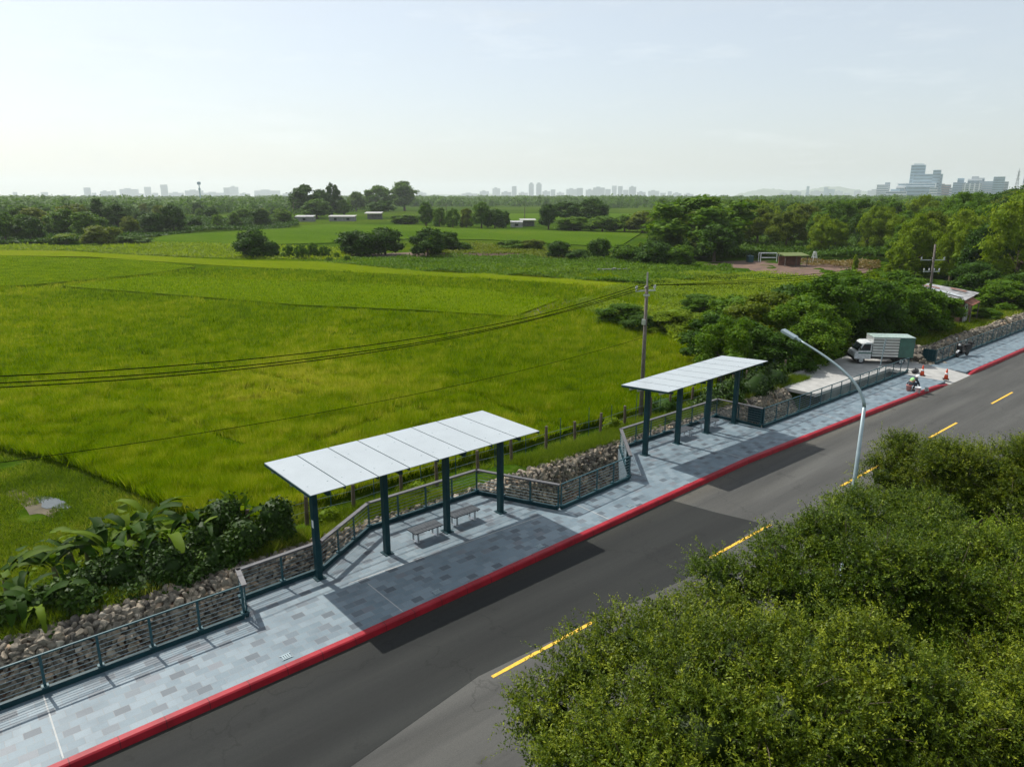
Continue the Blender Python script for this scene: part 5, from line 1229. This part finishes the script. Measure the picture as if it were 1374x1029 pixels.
# the far wood that reads as one mass
g = np.random.default_rng(90); n = 9000
az = g.uniform(-41, 41, n); dd = 430 * (7.2 ** g.random(n)); a_ = np.radians(az)
P = (FWD[None] * np.cos(a_)[:, None] + RGT[None] * np.sin(a_)[:, None]) * dd[:, None]
uu = CX + FPX * np.tan(a_)
lim = np.interp(uu, [-50, 300, 440, 560, 700, 900, 1000, 1374], [430, 560, 560, 700, 780, 800, 760, 500])
gap = vnoise(P, 210, 5); keep = (dd > lim) & (gap > 0.24) & ~in_poly(P, P_V) & ~in_poly(P, P_W); P = P[keep]; dd = dd[keep]; n = len(P)
hh = g.uniform(6.5, 12.5, n) * (0.85 + 0.4 * vnoise(P, 130, 9)); rr = g.uniform(3.2, 6.5, n) * np.clip(dd / 900, 0.8, 2.0); q = 60
d = rdir(n * q, g); d[:, 2] = np.abs(d[:, 2]); C = np.repeat(np.concatenate([P, np.full((n, 1), -0.6)], 1), q, 0) + np.stack([d[:, 0] * np.repeat(rr, q), d[:, 1] * np.repeat(rr, q), d[:, 2] * np.repeat(hh, q)], 1) * g.uniform(0.75, 1.05, (n * q, 1))
Nn = unit(d + g.normal(0, 0.22, d.shape)); D = unit(np.cross(Nn, rdir(n * q, g))); ls = np.repeat(rr * 0.55, q) * g.uniform(0.6, 1.3, n * q)
V, F = leaf_quads(C, D, Nn, ls, ls * 0.75)
fw = link_mesh('distant_woods', np_mesh('distant_woods', V, F, np.clip(np.repeat(g.uniform(0.2, 0.6, n), q) + g.normal(0, 0.08, n * q), 0, 1)), LM['mid']); set_props(fw, 'bluish distant woods stretching along the horizon', kind='stuff')

# ------------------------------------------------------------------ banana plants and creeper-covered bushes, lower left
def banana(x, y, h, label, nl, seed, fl=1.7, upright=0.0, group='banana plants along the ditch'):
    g_ = np.random.default_rng(seed); t = thing('banana_plant', label, 'banana plant', (x, y, -0.45), 0, group); h *= 0.62; fl *= 1.02; nl += 3
    m = MB(); m.tube([(0, 0, -0.2), (0.05, 0, h * 0.5), (0.02, 0.03, h)], [0.13, 0.1, 0.06], 9); m.build('stem', M['bark'] if nl < 5 else simple('banana_stem', (0.12, 0.13, 0.04), 0.7), t, True, True)
    for k in range(nl):
        a = k * 2.4 + g_.uniform(-.4, .4); el = g_.uniform(0.75, 1.35) if upright == 0 else g_.uniform(1.25, 1.5); L = fl * g_.uniform(0.75, 1.2); bend = g_.uniform(1.2, 2.6) * (1 - upright * 0.8)
        d0 = np.array((math.cos(a), math.sin(a), 0)); sd = np.array((-math.sin(a), math.cos(a), 0)); n = 15; V = []; p = np.array((0.02, 0.03, h * g_.uniform(0.86, 1.0))); Wm = L * g_.uniform(0.06, 0.095); F = []; tw = g_.uniform(-.5, .5)
        for i in range(n):
            q = i / (n - 1); e = el - bend * q * 1.15; dr = d0 * math.cos(e) + np.array((0, 0, math.sin(e)))
            wq = 0.02 if q < 0.16 else Wm * math.sin(math.pi * min(1, 0.1 + 0.9 * (q - 0.16) / 0.84)) ** 0.55 * (1 + 0.12 * g_.normal())
            if q > 0.97: wq = 0.01
            up = np.cross(sd, dr) * -1; lift = wq * 0.35; s2 = sd * math.cos(tw * q) + up * math.sin(tw * q)
            V += [p - s2 * wq + up * lift, p, p + s2 * wq + up * lift]; p = p + dr * L / (n - 1)
        for i in range(n - 1):
            if i > 3 and g_.random() < 0.16: continue
            F += [(i * 3, i * 3 + 1, i * 3 + 4, i * 3 + 3), (i * 3 + 1, i * 3 + 2, i * 3 + 5, i * 3 + 4)]
        link_mesh('leaf', np_mesh('leaf', np.array(V), np.array(F), np.full(len(F), g_.uniform(0.1, 0.95))), LM['banana'], t, True)
    return t
for i, (u, v, h, nl, fl, up, lab) in enumerate((
    (35, 838, 1.35, 7, 1.8, 0, 'banana plant at the photo\'s left edge with arching pale leaves'), (78, 800, 1.7, 8, 1.6, 0, 'banana plant with broad upright leaves, second from the left edge'),
    (150, 780, 1.9, 8, 1.9, 0, 'banana plant with drooping leaves left of the dense thicket'), (120, 770, 2.0, 6, 1.5, 0, 'banana plant with one bright young leaf, third from the left edge'),
    (205, 745, 2.0, 7, 1.9, 0, 'banana plant at the middle of the row with a tall curled leaf'), (232, 758, 1.7, 7, 2.0, 0, 'banana plant with long flat leaves right of the curled leaf one'),
    (262, 745, 1.6, 7, 1.9, 0, 'banana plant half buried in creepers'), (330, 742, 1.9, 5, 1.5, 0, 'banana plant with hanging leaves below the tall upright leaf'), (328, 738, 1.75, 4, 1.35, 1, 'young banana plant with a stiff upright leaf, rightmost of the row'),
    (12, 815, 1.6, 7, 1.7, 0, 'dark banana plant behind the leftmost one'), (100, 782, 1.8, 7, 1.7, 0, 'banana plant just behind the broad upright leaves'), (178, 760, 2.0, 7, 1.8, 0, 'banana plant between the tall curled leaf and the drooping one'), (285, 752, 1.7, 6, 1.6, 0, 'banana plant at the foot of the dense creeper bush'), (55, 845, 1.1, 7, 1.6, 0, 'low banana plant in front of the leftmost row'))):
    x, y = gp(u, v, -0.45); banana(x, y, h, lab, nl, 200 + i, fl, up)

def creeper_bush(blobs, label, seed, nl, mat='mid', lsz=0.13):
    """blobs given as (x, y, z, rx, ry, rz)"""
    g_ = np.random.default_rng(seed); x0, y0 = blobs[0][0], blobs[0][1]; t = thing('creeper_bush', label, 'bush', (x0, y0, -0.5), 0, 'creeper-covered bushes by the ditch')
    bl = [(b[0] - x0, b[1] - y0, b[2] + 0.5, b[3], b[4], b[5]) for b in blobs]
    me = crown_mesh('crown', bl, nl, lsz, seed, 0.3, 0.8, 0.8); link_mesh('crown', me, LM[mat], t)
    m = MB()
    for b in bl: m.tube([(b[0], b[1], -0.2), (b[0] + .1, b[1], b[2] * 0.7), (b[0], b[1] - .1, b[2])], [0.09, 0.07, 0.03], 6)
    m.build('stems', M['bark'], t, True)
def bl_px(L):
    out = []
    for (u, v, z, r, rz_) in L:
        x, y = gp(u, v, z); out.append((x, y, z, r, r * 0.85, rz_))
    return out
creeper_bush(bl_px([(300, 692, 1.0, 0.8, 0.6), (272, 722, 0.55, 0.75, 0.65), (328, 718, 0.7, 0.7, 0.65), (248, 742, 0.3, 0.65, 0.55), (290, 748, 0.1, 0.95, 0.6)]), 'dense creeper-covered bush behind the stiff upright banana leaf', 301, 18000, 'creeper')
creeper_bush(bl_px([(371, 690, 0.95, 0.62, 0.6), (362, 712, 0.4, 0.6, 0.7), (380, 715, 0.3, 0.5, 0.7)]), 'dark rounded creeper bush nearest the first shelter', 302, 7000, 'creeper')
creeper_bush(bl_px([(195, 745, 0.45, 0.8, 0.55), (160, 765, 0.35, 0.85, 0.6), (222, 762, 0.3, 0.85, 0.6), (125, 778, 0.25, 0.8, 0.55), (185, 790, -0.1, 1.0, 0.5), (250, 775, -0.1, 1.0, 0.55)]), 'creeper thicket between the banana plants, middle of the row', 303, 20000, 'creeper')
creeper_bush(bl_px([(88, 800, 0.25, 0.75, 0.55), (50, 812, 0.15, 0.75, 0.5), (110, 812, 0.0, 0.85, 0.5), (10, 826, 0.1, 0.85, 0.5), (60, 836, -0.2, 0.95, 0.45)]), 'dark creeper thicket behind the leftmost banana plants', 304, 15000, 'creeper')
for (u, v, r, lab, k) in ((440, 694, 0.45, 'small green shrub by the fence behind the first shelter\'s left end', 0), (560, 660, 0.5, 'small green shrub by the fence behind the first shelter\'s middle', 1), (822, 570, 0.5, 'bright small shrub on the bank between the shelters', 2), (890, 548, 0.9, 'dark shrub on the bank behind the second shelter', 3)):
    x, y = gp(u, v, 0.1); creeper_bush([(x, y, 0.1, r, r, r * 0.8), (x + r * 0.7, y + 0.3, 0.0, r * 0.8, r * 0.8, r * 0.7)], lab, 310 + k, 2600, 'light' if k != 3 else 'dark', 0.11)

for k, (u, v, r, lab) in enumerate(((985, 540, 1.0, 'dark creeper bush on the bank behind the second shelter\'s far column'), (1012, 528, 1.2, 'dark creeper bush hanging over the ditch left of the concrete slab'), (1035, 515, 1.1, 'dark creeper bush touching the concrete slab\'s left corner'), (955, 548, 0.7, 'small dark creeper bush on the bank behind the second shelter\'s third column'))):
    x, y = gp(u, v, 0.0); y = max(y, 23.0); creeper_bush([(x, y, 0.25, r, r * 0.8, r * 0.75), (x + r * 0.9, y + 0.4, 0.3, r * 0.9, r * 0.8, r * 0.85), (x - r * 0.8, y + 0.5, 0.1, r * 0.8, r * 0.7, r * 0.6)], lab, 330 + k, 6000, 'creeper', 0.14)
# ------------------------------------------------------------------ roadside trees below the camera
def twig_tree(label, blobs, base, ntw, seed, mat='front', lsz=0.058, group='fine-leaved roadside trees'):
    g_ = np.random.default_rng(seed); bx, by = base; t = thing('roadside_tree', label, 'tree', (bx, by, -0.05), 0, group)
    B = np.array([b[:3] for b in blobs]); B[:, 0] -= bx; B[:, 1] -= by; B[:, 2] += 0.05; Rr = np.array([b[3] for b in blobs])
    m = MB(); zt = B[:, 2].min() * 0.55
    m.tube([(0, 0, -0.2), (0.05, 0.03, zt * 0.6), (0.1, 0, zt)], [0.17, 0.13, 0.11], 10)
    for b, r in zip(B, Rr): m.tube([(0.1, 0, zt), (b[0] * 0.45, b[1] * 0.45, (zt + b[2]) * 0.5), (b[0], b[1], b[2])], [0.09, 0.055, 0.02], 7)
    ns = 34; sd = rdir(len(B) * ns, g_).reshape(len(B), ns, 3); sd[..., 2] = np.where(sd[..., 2] < -0.3, -sd[..., 2], sd[..., 2]); sl_ = g_.uniform(0.52, 1.1, (len(B), ns))
    k = g_.choice(len(B), ntw, p=Rr ** 2 / np.sum(Rr ** 2)); js = g_.integers(0, ns, ntw)
    d = unit(sd[k, js] + g_.normal(0, 0.2, (ntw, 3)))            # twigs gather into sprays with gaps between
    lump = sl_[k, js] * g_.uniform(0.72, 0.96, ntw)
    O = B[k] + d * (Rr[k] * lump)[:, None] * np.array((1, 1, 0.8))
    # drop twigs that start deep inside another lump
    deep = np.zeros(ntw, bool)
    for j in range(len(B)): deep |= (np.linalg.norm((O - B[j]) / np.array((1, 1, 0.8)), axis=1) < Rr[j] * 0.55) & (k != j)
    O = O[~deep]; d = d[~deep]; nt_ = len(O)
    T0 = unit(d * 0.55 + g_.normal(0, 0.38, (nt_, 3)) + np.array((-0.02, 0.12, 0.6))); L = g_.uniform(0.25, 0.7, nt_); droop = g_.uniform(0.05, 0.55, nt_) * L
    nl = 26; s = np.linspace(0.06, 1.0, nl)[None, :, None]
    lat = unit(np.cross(T0, rdir(nt_, g_)))
    Pp = O[:, None] + T0[:, None] * L[:, None, None] * s + np.array((0, 0, -1.0)) * (droop[:, None, None] * s ** 2) + lat[:, None] * (0.08 * np.sin(s * 3) * L[:, None, None])
    tang = T0[:, None] * L[:, None, None] + np.array((0, 0, -2.0)) * droop[:, None, None] * s
    Pp = Pp.reshape(-1, 3); tang = unit(tang.reshape(-1, 3)); n = len(Pp)
    D = unit(tang * 0.65 + unit(np.cross(tang, rdir(n, g_))) * 0.9); Nn = unit(np.array((0, 0, 0.9)) + g_.normal(0, 0.55, (n, 3)))
    sz = lsz * g_.uniform(0.55, 1.35, n) * np.tile(np.linspace(1.15, 0.7, nl), nt_)
    V, F = leaf_quads(Pp + g_.normal(0, 0.012, (n, 3)), D, Nn, sz, sz * 0.42)
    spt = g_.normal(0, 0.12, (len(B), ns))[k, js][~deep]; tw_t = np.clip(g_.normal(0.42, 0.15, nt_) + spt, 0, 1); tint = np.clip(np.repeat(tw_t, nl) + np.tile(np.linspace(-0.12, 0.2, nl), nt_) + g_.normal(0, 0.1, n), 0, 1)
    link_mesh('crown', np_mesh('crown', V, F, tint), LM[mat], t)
    # a few bare twigs and thin inner boughs
    for i in g_.choice(nt_, min(nt_, 260), replace=False):
        p = O[i]; q = p + T0[i] * L[i] * 0.9 + np.array((0, 0, -droop[i] * .8)); m.tube([p - T0[i] * 0.25, (p + q) / 2 + np.array((0, 0, .03)), q], [0.009, 0.006, 0.003], 3, 0, False)
    m.build('trunk', M['bark'], t, True, True)
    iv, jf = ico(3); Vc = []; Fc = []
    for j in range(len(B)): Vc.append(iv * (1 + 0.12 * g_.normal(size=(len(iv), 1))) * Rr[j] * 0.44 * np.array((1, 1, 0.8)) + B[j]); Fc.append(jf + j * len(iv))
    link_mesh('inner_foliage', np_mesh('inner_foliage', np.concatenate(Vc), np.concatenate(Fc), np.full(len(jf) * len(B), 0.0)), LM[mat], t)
def fb(L):
    out = []
    for (u, v, z, r) in L:
        x, y = gp(u, v, z); out.append((x, y, z, r))
    return out
twig_tree('fine-leaved roadside tree nearest the camera, reaching over the yellow line', fb([(738, 970, 4.1, 0.8), (790, 905, 4.4, 0.82), (846, 866, 4.6, 0.8), (912, 858, 4.5, 0.7), (958, 835, 4.3, 0.7), (930, 915, 4.9, 0.95), (830, 980, 4.6, 0.9), (1000, 895, 5.1, 0.95), (1090, 885, 5.1, 0.95), (1180, 905, 5.1, 0.95), (950, 985, 4.9, 1.1), (1060, 970, 5.0, 1.1), (1230, 965, 4.9, 0.9), (775, 1050, 4.2, 0.85), (880, 1060, 4.6, 1.0), (1160, 1000, 4.7, 1.0), (1010, 1070, 4.5, 1.1)]), (6.9, 4.6), 7400, 401)
twig_tree('broad roadside tree behind the nearest one, darker on its lower right', fb([(972, 790, 4.2, 0.85), (1045, 757, 4.7, 0.9), (1110, 732, 4.9, 0.95), (1158, 700, 4.6, 0.85), (1205, 705, 4.4, 0.95), (1250, 715, 4.2, 1.0), (1075, 800, 4.4, 1.05), (1165, 770, 4.8, 1.1), (1010, 840, 3.7, 0.9), (1240, 780, 4.6, 1.1), (1130, 830, 4.0, 1.0), (1215, 840, 3.9, 1.15), (1240, 745, 4.6, 0.9)]), (13.6, 5.4), 6800, 402, 'front_b')
twig_tree('roadside tree beyond the street lamp, yellowish top', fb([(1188, 640, 3.6, 0.8), (1212, 612, 4.1, 0.85), (1200, 672, 2.9, 0.8), (1270, 628, 4.3, 1.0), (1330, 632, 4.3, 1.0), (1395, 630, 4.5, 1.15), (1240, 662, 3.4, 1.0), (1300, 675, 3.4, 1.2), (1370, 690, 3.5, 1.3), (1440, 650, 4.4, 1.3)]), (23.5, 6.2), 7600, 403, 'front')
twig_tree('roadside tree at the right edge between the broad tree and the lamp tree', fb([(1310, 768, 4.5, 1.0), (1375, 762, 4.7, 1.1), (1345, 825, 4.2, 1.15), (1430, 800, 4.5, 1.2), (1290, 815, 4.0, 1.0), (1400, 880, 4.0, 1.1)]), (13.8, 3.2), 3600, 404, 'front_b')
twig_tree('dark-gapped roadside tree in the photo\'s lower right corner', fb([(1330, 980, 4.6, 0.7), (1400, 950, 4.6, 0.8), (1290, 1045, 4.3, 0.8), (1390, 1040, 4.4, 0.8), (1340, 920, 3.8, 0.75), (1200, 1075, 4.2, 0.8)]), (8.6, 2.0), 3000, 405, 'front')
g = np.random.default_rng(8)
P = np.stack([g.uniform(0, 60, 16000), g.uniform(-2, 8.6, 16000)], 1)
blades('verge_grass', P, -0.04, 0.15 + 0.3 * vnoise(P, 2, 5), np.full(len(P), 0.03), 0.2 + 0.5 * vnoise(P, 2, 6), M['grassblade'], 'shaded grass of the verge under the roadside trees', 0.7, 9)

# ------------------------------------------------------------------ far city, mast, pylon, hills
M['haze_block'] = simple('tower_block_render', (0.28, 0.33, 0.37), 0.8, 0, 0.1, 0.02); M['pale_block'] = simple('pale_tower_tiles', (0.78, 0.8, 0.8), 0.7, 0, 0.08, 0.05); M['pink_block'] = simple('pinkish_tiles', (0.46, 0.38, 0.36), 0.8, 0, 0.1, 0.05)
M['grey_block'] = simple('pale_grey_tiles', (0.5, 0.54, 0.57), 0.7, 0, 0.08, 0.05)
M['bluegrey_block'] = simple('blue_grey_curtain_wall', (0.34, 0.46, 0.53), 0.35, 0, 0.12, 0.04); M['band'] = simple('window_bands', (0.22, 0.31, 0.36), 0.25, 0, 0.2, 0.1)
def block(t, u0, u1, vt, dist, dep, mat, storeys=0, name='wall', zlow=-0.6, vb=None, wmat=None, verticals=0, off=0.0):
    """one rectangular wing of a building seen between columns u0..u1 of the photo, standing at that distance"""
    um = (u0 + u1) / 2; x, y, _ = at_d(um, 262, dist + off); k = (x * FWD[0] + y * FWD[1]) / FPX; wd = (u1 - u0) * k
    zt = at_d(um, vt, dist + off)[2]; zb = zlow if vb is None else at_d(um, vb, dist + off)[2]
    a = math.atan2(y, x) - R(90); b = MB().box((x, y, (zt + zb) / 2), (wd, dep, zt - zb), a).build(name, mat, t)
    nx_, ny_ = math.cos(a + R(90)), math.sin(a + R(90))
    for s in range(storeys):
        z = zb + (zt - zb) * (s + 0.55) / storeys
        MB().box((x, y, z), (wd * 0.94, dep + 0.5, (zt - zb) / storeys * 0.45), a).build('window_band', wmat or M['band'], b)
    for s in range(verticals):
        o = (s + 0.5) / verticals - 0.5
        MB().box((x + math.cos(a) * wd * o - nx_ * (dep / 2 + .2), y + math.sin(a) * wd * o - ny_ * (dep / 2 + .2), (zt + zb) / 2), (wd / verticals * 0.3, 0.7, (zt - zb) * 0.96), a).build('pilaster', M['white'], b)
    return b
def building(label, u, dist, parts, group=None, name='building', cat='building'):
    x, y, _ = at_d(u, 262, dist); t = thing(name, label, cat, (x, y, -0.6), 0, group)
    for p in parts: block(t, *p[0], dist, **p[1])
    return t
D1 = 2400
bg_ = 'buildings beyond the right wood'
building('large blue-grey complex with round-topped tower and stepped wings', 1230, D1, [
    (((1219, 1235.5, 222)), dict(dep=26, mat=M['bluegrey_block'], storeys=12)), (((1221.5, 1233.5, 220)), dict(dep=20, mat=M['pale_block'])),
    (((1224.5, 1258, 234)), dict(dep=24, mat=M['bluegrey_block'], storeys=8, off=-14)), (((1248.5, 1257.5, 228.5)), dict(dep=22, mat=M['bluegrey_block'], storeys=10, off=-18)),
    (((1206, 1250, 246)), dict(dep=22, mat=M['pale_block'], storeys=5, off=-34)), (((1217, 1249, 250.5)), dict(dep=24, mat=M['bluegrey_block'], storeys=4, off=-46))], bg_)
building('low white hall with curved stepped front left of the blue-grey complex', 1200, D1, [(((1189, 1214, 257)), dict(dep=20, mat=M['white'], storeys=3, off=-60)), (((1202, 1212, 251)), dict(dep=20, mat=M['pale_block'], storeys=2, off=-50)), (((1195, 1206, 254)), dict(dep=18, mat=M['bluegrey_block'], off=-52))], bg_)
building('white apartment slab at the left end of the building group', 1183, D1, [(((1176, 1190, 248)), dict(dep=16, mat=M['pale_block'], storeys=9)), (((1186, 1192, 245)), dict(dep=14, mat=M['grey_block'], storeys=8, off=12))], bg_)
building('small white block in front of the complex\'s right corner', 1251, D1, [(((1247, 1256, 252)), dict(dep=14, mat=M['white'], storeys=5, off=-90)), (((1256, 1262, 255)), dict(dep=14, mat=M['grey_block'], storeys=4, off=-80))], bg_)
building('pinkish apartment blocks right of the blue-grey complex', 1266, D1, [(((1258.5, 1265, 247)), dict(dep=16, mat=M['pink_block'], storeys=7)), (((1265, 1273.5, 248)), dict(dep=16, mat=M['pink_block'], storeys=7, off=20)), (((1273.5, 1279, 252)), dict(dep=12, mat=M['white'], storeys=5))], bg_)
building('dark blue tower with white window rows right of the pinkish blocks', 1285, D1, [(((1278, 1292, 245)), dict(dep=18, mat=M['bluegrey_block'], storeys=8)), (((1282.5, 1290, 239.5)), dict(dep=12, mat=M['bluegrey_block'], storeys=3, off=8))], bg_)
building('white-framed apartment tower with crowned roof', 1303, D1, [(((1292, 1313, 246)), dict(dep=20, mat=M['grey_block'], storeys=9, verticals=4, off=-30)), (((1297, 1313, 240.5)), dict(dep=16, mat=M['white'], storeys=3)), (((1301, 1309, 237)), dict(dep=10, mat=M['grey_block'])), (((1310, 1317, 239)), dict(dep=10, mat=M['grey_block'], storeys=4))], bg_)
building('grey apartment slab between the white-framed and the flat-topped towers', 1322, D1, [(((1313, 1331, 243.5)), dict(dep=18, mat=M['grey_block'], storeys=9, wmat=M['bluegrey_block']))], bg_)
building('flat-topped grey tower nearest the palm', 1341, D1, [(((1331, 1343.5, 237.5)), dict(dep=20, mat=M['bluegrey_block'], storeys=10, off=-10)), (((1343.5, 1350, 244)), dict(dep=18, mat=M['grey_block'], storeys=8))], bg_)
building('thin white slab cut by the photo\'s right edge', 1373, D1, [(((1370.5, 1378, 233)), dict(dep=14, mat=M['white'], storeys=2)), (((1352, 1372, 254)), dict(dep=14, mat=M['white']))], bg_)
D2 = 7600
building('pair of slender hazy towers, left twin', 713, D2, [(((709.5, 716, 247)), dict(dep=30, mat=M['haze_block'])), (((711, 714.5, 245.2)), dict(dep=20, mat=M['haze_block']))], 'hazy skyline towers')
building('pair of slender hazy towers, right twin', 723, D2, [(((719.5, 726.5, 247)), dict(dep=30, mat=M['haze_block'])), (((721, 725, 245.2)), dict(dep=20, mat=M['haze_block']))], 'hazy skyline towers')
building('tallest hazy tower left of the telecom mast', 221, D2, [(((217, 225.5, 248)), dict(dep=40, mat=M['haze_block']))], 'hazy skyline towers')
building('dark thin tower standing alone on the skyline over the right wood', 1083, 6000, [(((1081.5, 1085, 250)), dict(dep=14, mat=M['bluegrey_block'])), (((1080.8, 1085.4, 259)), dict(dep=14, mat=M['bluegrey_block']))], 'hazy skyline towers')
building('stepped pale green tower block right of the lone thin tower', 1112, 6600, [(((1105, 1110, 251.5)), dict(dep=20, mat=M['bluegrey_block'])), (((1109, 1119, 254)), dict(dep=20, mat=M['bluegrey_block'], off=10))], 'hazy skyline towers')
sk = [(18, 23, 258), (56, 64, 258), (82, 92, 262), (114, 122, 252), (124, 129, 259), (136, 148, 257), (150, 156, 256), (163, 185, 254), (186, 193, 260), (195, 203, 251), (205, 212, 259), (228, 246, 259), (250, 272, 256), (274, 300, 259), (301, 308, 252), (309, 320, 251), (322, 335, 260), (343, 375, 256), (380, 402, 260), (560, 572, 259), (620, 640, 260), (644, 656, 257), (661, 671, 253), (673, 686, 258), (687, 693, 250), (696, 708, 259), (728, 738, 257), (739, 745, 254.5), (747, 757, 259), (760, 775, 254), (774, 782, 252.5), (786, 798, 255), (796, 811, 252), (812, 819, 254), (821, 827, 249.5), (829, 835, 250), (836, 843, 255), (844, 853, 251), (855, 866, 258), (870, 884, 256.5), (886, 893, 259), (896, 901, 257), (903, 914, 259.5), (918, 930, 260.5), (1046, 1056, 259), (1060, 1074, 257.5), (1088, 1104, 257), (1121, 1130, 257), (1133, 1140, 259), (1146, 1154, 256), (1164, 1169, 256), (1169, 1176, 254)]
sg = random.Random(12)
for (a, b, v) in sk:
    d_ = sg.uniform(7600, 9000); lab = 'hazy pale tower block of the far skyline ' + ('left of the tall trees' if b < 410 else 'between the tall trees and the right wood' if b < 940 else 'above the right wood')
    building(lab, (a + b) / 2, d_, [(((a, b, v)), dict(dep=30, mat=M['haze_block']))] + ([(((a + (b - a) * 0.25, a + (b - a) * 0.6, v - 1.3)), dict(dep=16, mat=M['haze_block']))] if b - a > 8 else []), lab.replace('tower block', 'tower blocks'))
# telecom mast
x, y, _ = at_d(268.5, 262, 1150); zt = at_d(268.5, 244, 1150)[2]; t = thing('telecom_mast', 'dark telecom mast with antenna ring rising over the left woods', 'mast', (x, y, -0.6)); z = zt + 0.6
MB().tube([(0, 0, 0), (0, 0, z)], [1.1, 0.6], 8).build('pole', M['bluegrey_block'], t, True); m = MB()
for k in range(8): m.box((2.0 * math.cos(k * .785), 2.0 * math.sin(k * .785), z - 2.2), (0.8, 0.8, 3.6), k * .785)
m.lathe((0, 0, z - 4.2), [(2.2, 0), (2.2, 0.5)], 12); m.build('antenna_ring', M['bluegrey_block'], t, True)
MB().lathe((0, 0, z - 12), [(1.6, 0), (1.6, 3.0)], 10).build('lower_platform', M['bluegrey_block'], t, True)
# power pylon
x, y, _ = at_d(1362, 262, 1900); zt = at_d(1362, 226, 1900)[2]; t = thing('power_pylon', 'faint lattice power pylon near the photo\'s right edge', 'pylon', (x, y, -0.6), YAW - R(60)); z = zt + 0.6; m = MB()
for sx_ in (-1, 1):
    for sy_ in (-1, 1): m.tube([(sx_ * 4.5, sy_ * 4.5, 0), (sx_ * 1.2, sy_ * 1.2, z * 0.7), (0, 0, z)], 0.42, 5)
for q in range(9):
    za, zb = z * q / 10, z * (q + 1) / 10; wa, wb = 4.5 - 3.3 * min(1, q / 7), 4.5 - 3.3 * min(1, (q + 1) / 7)
    for s in (-1, 1): m.tube([(-wa, s * wa, za), (wb, s * wb, zb)], 0.22, 4); m.tube([(wa, s * wa, za), (-wb, s * wb, zb)], 0.22, 4)
m.build('lattice', M['steel'], t, True); m = MB()
for q, w_ in ((0.68, 9), (0.79, 7.5), (0.9, 6)): m.tube([(-w_, 0, z * q), (0, 0, z * q + 1), (w_, 0, z * q)], 0.45, 5)
m.build('crossarm', M['steel'], t, True)
# faint hills
hx_ = []; g = np.random.default_rng(4)
for (u0, u1, vt, dist) in ((985, 1190, 246, 12800), (560, 700, 259, 12900)):
    n = 60; us = np.linspace(u0, u1, n); q = np.linspace(0, 1, n)
    prof_h = np.sin(np.pi * q) ** 0.7 * (0.72 + 0.28 * np.sin(q * 9 + 1) * np.sin(q * 4)) + 0.03 * g.normal(size=n)
    vs_, fs_ = [], []
    for i in range(n):
        xx, yy, _ = at_d(us[i], 262, dist); zt = at_d(us[i], VH - (VH - vt) * max(0, prof_h[i]), dist)[2]; un = np.array((xx, yy)) / math.hypot(xx, yy)
        for (o, zz) in ((-800, -1), (-350, zt * 0.62), (0, zt), (400, zt * 0.5), (800, -1)): vs_.append((xx + un[0] * o, yy + un[1] * o, zz))
    for i in range(n - 1):
        for j in range(4): a = i * 5 + j; fs_.append((a, a + 1, a + 6, a + 5))
    set_props(link_mesh('hills', np_mesh('hills', np.array(vs_), np.array(fs_), np.full(len(fs_), .5)), GM, None, True), kind='structure')
